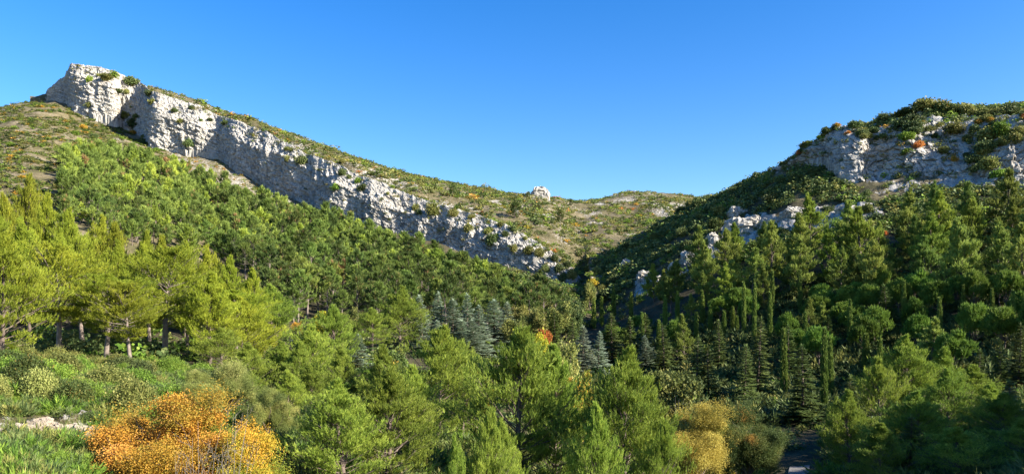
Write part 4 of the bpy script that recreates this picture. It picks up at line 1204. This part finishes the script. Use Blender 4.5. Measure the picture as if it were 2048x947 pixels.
# ------------------------------------------------------------------ shrubs one can tell apart
def shrub(px, D, w, hgt, mat, look, grp, key='shrub_mid', sheet=S1, pos=None, noun='shrub'):
    p = np.asarray(pos) if pos is not None else sheet.at(px, D)
    if mat in ('leaf_orange', 'leaf_rust') and p[1] > 100:
        w, hgt = min(w, 20), min(hgt, 13)
    return plant(key, 'shrub', look, noun, 'shrub', grp, mat, px, D, h=hgt / F * p[1], w=w, sheet=sheet, pos=p, sink=.1)
LOOK = {'leaf_green': 'bright green', 'leaf_olive': 'olive', 'leaf_pale': 'pale green', 'leaf_dark': 'dark evergreen', 'leaf_orange': 'orange', 'leaf_rust': 'rust-red', 'leaf_yellow': 'yellow-green', 'leaf_bronze': 'bronze', 'leaf_gold': 'golden'}
shrub(75, 42, 104, 80, 'leaf_pale', 'round pale green', 'shrubs of the left foreground', 'shrub_near')
shrub(150, 44, 80, 60, 'leaf_olive', 'olive', 'shrubs of the left foreground', 'shrub_near')
shrub(585, 30, 100, 90, 'leaf_green', 'glossy green', 'shrubs of the left foreground', 'shrub_near')
P_NEAR = [(-30, 690), (260, 720), (420, 760), (640, 800), (640, 1000), (-30, 1010)]
for (px, d) in scatter(P_NEAR, 90, 1.9, 24, 64, seed=6, p0=-30, p1=700):
    pyg = S1.py(np.array([px]), np.array([d]))[0]
    if 815 < pyg < 960 and px < 195 and d < 40:
        continue
    m = random.choices(['leaf_green', 'leaf_olive', 'leaf_pale', 'leaf_yellow', 'leaf_dark', 'leaf_bronze'], [6, 5, 2, .5, 3, 1.5])[0]
    s = random.uniform(.9, 2.3) * F / d
    shrub(px, d, s * 1.7, s * (random.uniform(.75, 1.2) if d > 34 else random.uniform(.5, .7)), m, LOOK[m], 'shrubs of the left foreground', 'shrub_near')
P_OPEN = [(-40, 215), (60, 205), (160, 225), (260, 250), (330, 310), (200, 330), (130, 340), (110, 430), (-40, 420)]
for (px, d) in scatter(P_OPEN, 42, 6, 170, 450, seed=7, p0=-60, p1=400):
    m = random.choices(['leaf_green', 'leaf_olive', 'leaf_dark', 'leaf_orange', 'leaf_rust'], [3, 4, 4, 2, 1])[0]
    s = random.uniform(1.4, 3.4) * F / d
    shrub(px, d, s * 1.5, s * .75, m, LOOK[m], 'shrubs on the open slope')
# on the rock bands
def on_cliff(name, px, v):
    pxs, P, nf, nsl = CLIFFS[name]
    i = int(np.argmin(np.abs(pxs - px)))
    j = int(1 + v * nf) if v <= 1 else int(1 + nf + (v - 1) * nsl)
    return P[i, min(j, P.shape[1] - 1)]
rs = np.random.default_rng(77)
for px, v, w, hg in [(215, 1.25, 36, 14), (232, .9, 24, 10), (262, 1.7, 40, 20), (300, 1.6, 30, 14), (382, .12, 24, 18), (600, 1.15, 32, 20), (575, 1.5, 20, 9), (690, 1.45, 26, 16), (720, 1.25, 26, 16), (862, 1.2, 34, 34), (905, 1.5, 26, 18), (935, .9, 26, 20), (985, .7, 34, 28), (1010, 1.3, 22, 14), (1030, .8, 22, 18), (1055, 1.0, 26, 22), (1080, 1.2, 26, 22), (1090, .5, 22, 18), (250, .25, 26, 16), (268, .15, 30, 22), (275, .5, 20, 12), (420, 1.4, 18, 8), (350, 1.2, 20, 10), (450, 1.55, 24, 10), (1128, .3, 30, 24), (1142, .8, 28, 22), (1150, 1.3, 26, 20), (1160, .6, 30, 26), (1110, 1.4, 24, 18), (1118, .8, 22, 20), (1135, 1.6, 22, 16)]:
    shrub(px, 0, w, hg, 'leaf_dark' if rs.uniform() < .6 else 'leaf_olive', 'dark' , 'shrubs clinging to the cliff', pos=on_cliff('cliff', px, v))
for _ in range(34):
    px = rs.uniform(150, 1140); v = rs.uniform(1.1, 2.0) if rs.uniform() < .8 else rs.uniform(.0, 1)
    w = rs.uniform(8, 20)
    m = random.choice(['leaf_dark', 'leaf_olive', 'leaf_olive', 'leaf_green'])
    shrub(px, 0, w, w * rs.uniform(.45, .75), m, LOOK[m], 'shrubs clinging to the cliff', 'shrub_far', pos=on_cliff('cliff', px, v))
for _ in range(80):
    px = rs.uniform(1560, 2060); v = rs.uniform(1.05, 2.0) if rs.uniform() < .85 else rs.uniform(0, 1)
    if px < 1780 and v < 1.25:
        continue
    w = rs.uniform(14, 44) * (1.2 if px > 1800 else .8)
    m = random.choices(['leaf_dark', 'leaf_olive', 'leaf_green', 'leaf_orange', 'leaf_rust'], [4, 5, 2, .8, .6])[0]
    shrub(px, 0, w, w * rs.uniform(.4, .7), m, LOOK[m], 'shrubs on the grey rock face', pos=on_cliff('rock_face', px, v))
# the skyline of the shaded hill and its wooded flank
for px, top, w in [(1768, 220, 36), (1850, 194, 60), (1885, 198, 50), (1905, 206, 44), (1810, 214, 50), (1935, 206, 36), (1965, 212, 36), (2025, 200, 34), (1720, 240, 36), (1700, 250, 26), (1510, 342, 20), (1990, 214, 40)]:
    D = 246 - (px - 1600) * .085
    z = (Y0 - top) / F * D
    p = S1.at(px, D)
    m = random.choice(['leaf_dark', 'leaf_olive', 'leaf_dark', 'leaf_bronze'])
    shrub(px, D, w, max(12, (z - p[2]) / D * F), m, 'bushy ' + LOOK[m], 'bushes on the skyline of the shaded hill')
P_FLANK = [(1150, 600), (1230, 500), (1400, 405), (1500, 360), (1620, 315), (1700, 330), (1720, 400), (1600, 410), (1480, 430), (1380, 500), (1270, 560), (1250, 600)]
for (px, d) in scatter(P_FLANK, 36, 5, 150, 290, seed=8, p0=1120, p1=1800):
    s = random.uniform(2.2, 4.6) * F / d
    m = random.choices(['leaf_dark', 'leaf_olive', 'leaf_green', 'leaf_bronze'], [7, 3, 1, .5])[0]
    shrub(px, d, s * 1.3, s * .8, m, LOOK[m], 'bushes on the flank of the shaded hill')
P_FOOT = [(1700, 400), (1760, 380), (1880, 375), (2110, 370), (2110, 470), (1880, 480), (1700, 480), (1560, 500), (1450, 540), (1440, 480), (1600, 440)]
for (px, d) in scatter(P_FOOT, 16, 4, 140, 240, seed=9, p0=1400, p1=2110):
    s = random.uniform(2.0, 4.2) * F / d
    m = random.choices(['leaf_dark', 'leaf_olive', 'leaf_rust'], [7, 2, .4])[0]
    shrub(px, d, s * 1.3, s * .8, m, LOOK[m], 'bushes at the foot of the grey rock face')
for (px, d) in scatter([(1110, 560), (1170, 520), (1230, 490), (1230, 600), (1150, 620)], 12, 3, 180, 300, seed=12, p0=1100, p1=1250, sheet=S2):
    s = random.uniform(2.0, 3.6) * F / d
    m = random.choices(['leaf_olive', 'leaf_dark', 'leaf_gold', 'leaf_green'], [4, 3, 1, 2])[0]
    shrub(px, d, s * 1.3, s * .8, m, LOOK[m], 'bushes in the gully', sheet=S2)
# single pines on the saddle
for px, d, h in [(1057, 400, 3.2), (1142, 425, 4.0), (1120, 330, 6), (1030, 300, 6), (905, 320, 5.5), (1300, 420, 4.5)]:
    plant('pine_far', 'pine_tree', 'small dark', 'pine', 'pine', 'lone pines on the saddle', 'needle_dark', px, d, h=h, sheet=S2)

# ------------------------------------------------------------------ scrub and grass nobody could count
def cover(name, pts, sizes, flat, kinds, seed, temp='leaffar', n=11, ts=.62):
    """many small bushes merged by material"""
    rng = np.random.default_rng(seed)
    lib = [shrub_soup(500 + seed + i, n, temp, ts, 4) for i in range(5)]
    mats = [k for k in kinds]
    Vs, Ts, tn, mi, off = [], [], [], [], 0
    which = rng.choice(len(mats), len(pts), p=np.array(list(kinds.values())) / sum(kinds.values()))
    var = rng.integers(0, 5, len(pts)); rot = rng.uniform(0, 6.28, len(pts))
    sh_ = rng.normal(0, .15, len(pts))
    for p, s, m, v, r, q in zip(pts, sizes, which, var, rot, sh_):
        V, T, t = lib[v]
        c, sn = math.cos(r) * s, math.sin(r) * s
        W = np.stack([V[:, 0] * c - V[:, 1] * sn, V[:, 0] * sn + V[:, 1] * c, V[:, 2] * s * flat], 1) + p
        Vs.append(W); Ts.append(T + off); tn.append(np.clip(t + q, 0, 1)); mi.append(np.full(len(T), m)); off += len(V)
    me = mesh_from(name, np.concatenate(Vs), np.concatenate(Ts), [M[k] for k in mats], np.concatenate(mi), np.concatenate(tn))
    return link(name, me, kind='stuff')

def sheet_pts(S, n, p0, p1, d0, d1, seed, test):
    rng = np.random.default_rng(seed)
    D = np.sqrt(rng.uniform(d0 ** 2, d1 ** 2, n)); PX = rng.uniform(p0, p1, n)
    ok = test(PX, S.py(PX, D), D, (PX - CX) / F * D)
    PX, D = PX[ok], D[ok]
    return np.stack([(PX - CX) / F * D, D, S.z(PX, D) - .1], 1)

def above_cliff(PX, PY, D, X):
    t = np.interp(PX, [c[0] for c in LC], [c[4] for c in LC])
    return (PY < t + 6) | (PX > 1150)
pts = sheet_pts(S2, 27000, 150, 1500, 212, 590, 60, lambda PX, PY, D, X: above_cliff(PX, PY, D, X) & (fbm(X / 12, D / 12, seed=61, oct=5) > -.24 - .2 * (PX < 1150) + .16 * ((D > 420) & (PX > 1150))))
rg = np.random.default_rng(62)
cover('scrub', pts, rg.uniform(.6, 1.0, len(pts)) * (1.0 + 1.6 * rg.uniform(0, 1, len(pts)) ** 2.5) * np.where(rg.uniform(size=len(pts)) < .06, 1.5, 1.0), .66, {'leaf_olive': 5, 'leaf_dark': 4, 'leaf_green': 2, 'leaf_bronze': 1.4, 'leaf_orange': .14, 'leaf_rust': .12, 'leaf_gold': .15}, 63)
cp, cs = [], []
for _ in range(420):
    px = rg.uniform(140, 1160); v = rg.uniform(1.25, 2.0) if rg.uniform() < .8 else rg.uniform(.0, 1.2)
    if fbm(np.array([px / 60.]), np.array([v * 2.]), seed=88)[0] > -.15:
        cp.append(on_cliff('cliff', px, v)); cs.append(rg.uniform(.35, 1.3))
cover('scrub', np.array(cp), np.array(cs), .7, {'leaf_olive': 5, 'leaf_dark': 4, 'leaf_green': 1, 'leaf_bronze': 1}, 89)
cp, cs = [], []
for _ in range(620):
    px = rg.uniform(1560, 2130); v = rg.uniform(1.0, 2.0) if rg.uniform() < .85 else rg.uniform(.0, 1)
    if fbm(np.array([px / 40.]), np.array([v * 4.]), seed=90)[0] > .0 - .3 * (v > 1.5):
        cp.append(on_cliff('rock_face', px, v)); cs.append(rg.uniform(.3, 1.2))
cover('scrub', np.array(cp), np.array(cs), .7, {'leaf_olive': 5, 'leaf_dark': 5, 'leaf_green': 1, 'leaf_bronze': 2, 'leaf_orange': .3}, 92)
pts = sheet_pts(S1, 9000, -80, 420, 150, 460, 64, lambda PX, PY, D, X: in_poly(PX, PY, [(-90, 205), (60, 198), (160, 222), (260, 245), (340, 310), (320, 345), (130, 345), (120, 440), (-90, 450)]) & (fbm(X / 10, D / 10, seed=65) > -.22))
cover('scrub', pts, rg.uniform(.5, 1.7, len(pts)), .6, {'leaf_olive': 5, 'leaf_dark': 2, 'leaf_green': 3, 'leaf_bronze': 2.2, 'leaf_orange': .7, 'leaf_pale': 1}, 66)
pts = sheet_pts(S1, 16000, 1130, 2140, 130, 285, 67, lambda PX, PY, D, X: (in_poly(PX, PY, P_FLANK) | in_poly(PX, PY, P_FOOT) | ((PX > 1480) & (PY < 300))) & ~(in_poly(PX, PY, ROCKY_R[0]) & (fbm(X / 7, D / 7, seed=8) > -.12)) & (fbm(X / 6, D / 6, seed=68) > -.25))
cover('scrub', pts, rg.uniform(.7, 1.9, len(pts)), .7, {'leaf_dark': 6, 'leaf_olive': 3, 'leaf_green': 1, 'leaf_bronze': .5}, 69)
pts = sheet_pts(S1, 4000, 330, 760, 230, 420, 70, lambda PX, PY, D, X: in_poly(PX, PY, [(330, 300), (420, 302), (520, 362), (620, 406), (720, 446), (700, 470), (560, 440), (380, 350)]) & (fbm(X / 7, D / 7, seed=71) > .05))
cover('scrub', pts, rg.uniform(.4, 1.1, len(pts)), .6, {'leaf_olive': 4, 'leaf_bronze': 2, 'leaf_orange': 1, 'leaf_green': 2}, 72)
pts = sheet_pts(S1, 9000, -60, 2120, 66, 260, 73, lambda PX, PY, D, X: ((PX > 450) | ((D < 150) & (PX > -80))) & ((D < 140) | (fbm(X / 9, D / 9, seed=95) > .12)))
cover('undergrowth', pts, rg.uniform(.5, 1.5, len(pts)), .8, {'leaf_dark': 5, 'leaf_olive': 3, 'leaf_green': 2, 'leaf_bronze': .5}, 74, 'leafmid', 12)
pts = sheet_pts(S1, 2600, 560, 2120, 26, 68, 83, lambda PX, PY, D, X: np.abs(PX - np.interp(D, [44, 52, 60, 68], [1545, 1575, 1598, 1612])) > 60)
cover('undergrowth', pts, rg.uniform(.4, 1.3, len(pts)), .8, {'leaf_dark': 5, 'leaf_olive': 3, 'leaf_green': 2}, 84, 'near', 34, .7)
pts = sheet_pts(S1, 9000, 560, 1180, 190, 340, 101, lambda PX, PY, D, X: in_poly(PX, PY, [(560, 400), (700, 446), (830, 490), (960, 525), (1060, 550), (1150, 580), (1170, 640), (1000, 620), (880, 560), (740, 510), (560, 440)]))
cover('scrub', pts, rg.uniform(.5, 1.5, len(pts)), .8, {'leaf_olive': 5, 'leaf_dark': 4, 'leaf_green': 2, 'leaf_bronze': 1}, 102)
pts = sheet_pts(S1, 2600, 1150, 2140, 76, 150, 97, lambda PX, PY, D, X: PX > 0)
cover('undergrowth', pts, rg.uniform(.6, 1.7, len(pts)), .8, {'leaf_dark': 7, 'leaf_olive': 2}, 98, 'mid', 14, .75)
pts = sheet_pts(S1, 3600, -60, 640, 22, 66, 75, lambda PX, PY, D, X: ~((PY > 834) & (PY < 885) & (PX < 190) & (D < 45)))
cover('undergrowth', pts, rg.uniform(.25, .75, len(pts)), .9, {'leaf_green': 7, 'leaf_olive': 2, 'leaf_dark': 5, 'leaf_bronze': .7}, 76, 'near', 56, .62)
pts = sheet_pts(S1, 9000, -60, 700, 22, 70, 77, lambda PX, PY, D, X: fbm(X / 3, D / 3, seed=78) > -.2)
pp = foliage(pts, np.array([0, 0, 1.0]) + rg.normal(size=pts.shape) * .25, rg.uniform(.2, .5, len(pts)), 'grass', rg)
link('grass', mesh_from('grass', pp[0], pp[1], [M['grass']], tint=pp[2]), kind='stuff')

# bare grey saplings in front of the orange tree
for i, (px, D, top, w) in enumerate([(400, 26.5, 838, 120), (455, 27.5, 800, 90), (360, 26, 868, 110), (1350, 52, 790, 70)]):
    rng = np.random.default_rng(900 + i)
    p = S1.at(px, D)
    h = (Y0 - top) / F * D - p[2]
    tb = Tubes()
    for k in range(9):
        az = rng.uniform(0, 6.28); sp = rng.uniform(.1, .55) * w / F * D
        tip = np.array([math.cos(az) * sp + .25 * h * .3, math.sin(az) * sp, h * rng.uniform(.7, 1)])
        s = np.linspace(0, 1, 7)[:, None]
        P = tip * s ** np.array([1.3, 1.3, 1.0]) + rng.normal(size=(7, 3)) * .04 * s
        tb.add(P, np.linspace(.016, .004, 7), 5)
        for _ in range(6):
            a = rng.uniform(.3, 1); b = lerp_path(P, a)
            d = norm(rng.normal(size=3) * .7 + np.array([0, 0, .8]))
            Q = curve_pts(b, d, rng.uniform(.3, .9), .1, 5, .06, rng)
            tb.add(Q, np.linspace(.006, .002, 5), 4)
            for _ in range(3):
                d2 = norm(d + rng.normal(size=3) * .6)
                tb.add(curve_pts(lerp_path(Q, rng.uniform(.3, 1)), d2, rng.uniform(.12, .4), .1, 3, .05, rng), np.linspace(.004, .002, 3), 3)
    me = tb.mesh('bare_sapling', M['twig_grey'])
    o = link('bare_sapling', me)
    o.location = p
    tell(o, ['leafless grey sapling in front of the large orange tree', 'tallest leafless sapling, leaning right over the golden green tree', 'low tangle of grey leafless stems under the orange tree', 'leafless twiggy sapling behind the tan-leaved tree'][i], 'sapling', 'leafless saplings')

# ------------------------------------------------------------------ labels: look, then the nearest landmark, then the order along it
LAND = [('the summit block', 165, 170), ('the cliff notch', 270, 260), ('the jutting buttress', 340, 250), ('the bare scree', 470, 350), ('the cliff middle', 600, 350), ('the lower cliff', 800, 430), ('the cliff foot', 1090, 550),
        ('the lone rock stack', 1080, 386), ('the far round hilltop', 1290, 390), ('the shaded gully', 1230, 520), ('the grey rock face', 1740, 320), ('the shaded skyline', 1870, 210), ('the broken rock ledge', 1712, 420), ('the broad rock outcrop', 1490, 460),
        ('the blue cedars', 910, 640), ('the rust-red tree', 1085, 652), ('the twin tall cypresses', 1498, 630), ('the single fir', 1770, 615), ('the long dark cypress', 1650, 750), ('the big fir', 1600, 770), ('the gravel track', 1590, 925), ('the bronze-topped tree', 1500, 865),
        ('the tan-leaved tree', 1390, 860), ('the large orange tree', 370, 860), ('the pale boulder bank', 90, 860), ('the round pale shrub', 75, 765), ('the leaning trunk', 112, 680), ('the rust-brown tree', 786, 715), ('the open dry slope', 60, 300), ('the yellow tree', 940, 725),
        ('the two-headed front pine', 735, 850), ('the broad front pine', 1040, 790), ('the pointed front pine', 1243, 820), ('the dark corner', 1900, 850), ('the tallest yellow pines', 60, 400), ('the small orange tree', 592, 645), ('the right ridge end', 2010, 300)]
ORD = ['', 'second', 'third', 'fourth', 'fifth', 'sixth', 'seventh', 'eighth', 'ninth', 'tenth', 'eleventh', 'twelfth']
def rel(dx, dy):
    dist = math.hypot(dx, dy)
    if dist < 26:
        return 'at'
    far = 'just ' if dist < 60 else ('well ' if dist > 130 else '')
    if abs(dx) > 1.1 * abs(dy):
        return far + ('left of' if dx < 0 else 'right of')
    return far + ('above' if dy < 0 else 'below')
fam = {}
for t in THINGS:
    fam.setdefault(t['noun'], []).append(t)
for noun, ts in fam.items():
    hs = sorted(t['size'] for t in ts)
    lo, hi = hs[len(hs) // 3], hs[2 * len(hs) // 3]
    for t in ts:
        if len(ts) > 12:
            t['sz'] = 'small' if t['size'] < lo else ('large' if t['size'] > hi else 'mid-sized')
        else:
            t['sz'] = ''
clus = {}
for t in THINGS:
    l = min(LAND, key=lambda q: math.hypot(q[1] - t['px'], q[2] - t['py']))
    sz = '' if t['look'].split()[0] in ('small', 'large') else t['sz']
    desc = (sz + ' ' + t['look'] + ' ' + t['noun']).strip()
    where = rel(t['px'] - l[1], t['py'] - l[2]) + ' ' + l[0]
    clus.setdefault((desc, where), []).append(t)
for (desc, where), ts in clus.items():
    ts.sort(key=lambda t: t['px'])
    n = len(ts)
    for i, t in enumerate(ts):
        if n == 1:
            lab = f'{desc} {where}'
        elif n == 2:
            lab = f"{desc} {where}, {'left' if i == 0 else 'right'} of two"
        else:
            if i == 0:
                r = 'leftmost'
            elif i == n - 1:
                r = 'rightmost'
            elif i <= (n - 1) / 2:
                r = f'{ORD[i]} from left'
            else:
                r = f'{ORD[n - 1 - i]} from right'
            lab = f'{desc} {where}, {r}'
        if len(lab.split()) < 4:
            lab = lab + ' in the valley'
        t['o']['label'] = lab
print('things', len(THINGS), 'objects', len(bpy.data.objects), 'longest label', max(len(t['o']['label'].split()) for t in THINGS), 'distinct', len({t['o']['label'] for t in THINGS}))
import gc
for k in ('Vs', 'Ts', 'tn', 'mi', 'lib', 'pts', 'pp', 'stand', 'rest', 'CLIFFS', 'V', 'T', 'W', 't'):
    globals().pop(k, None)
gc.collect()
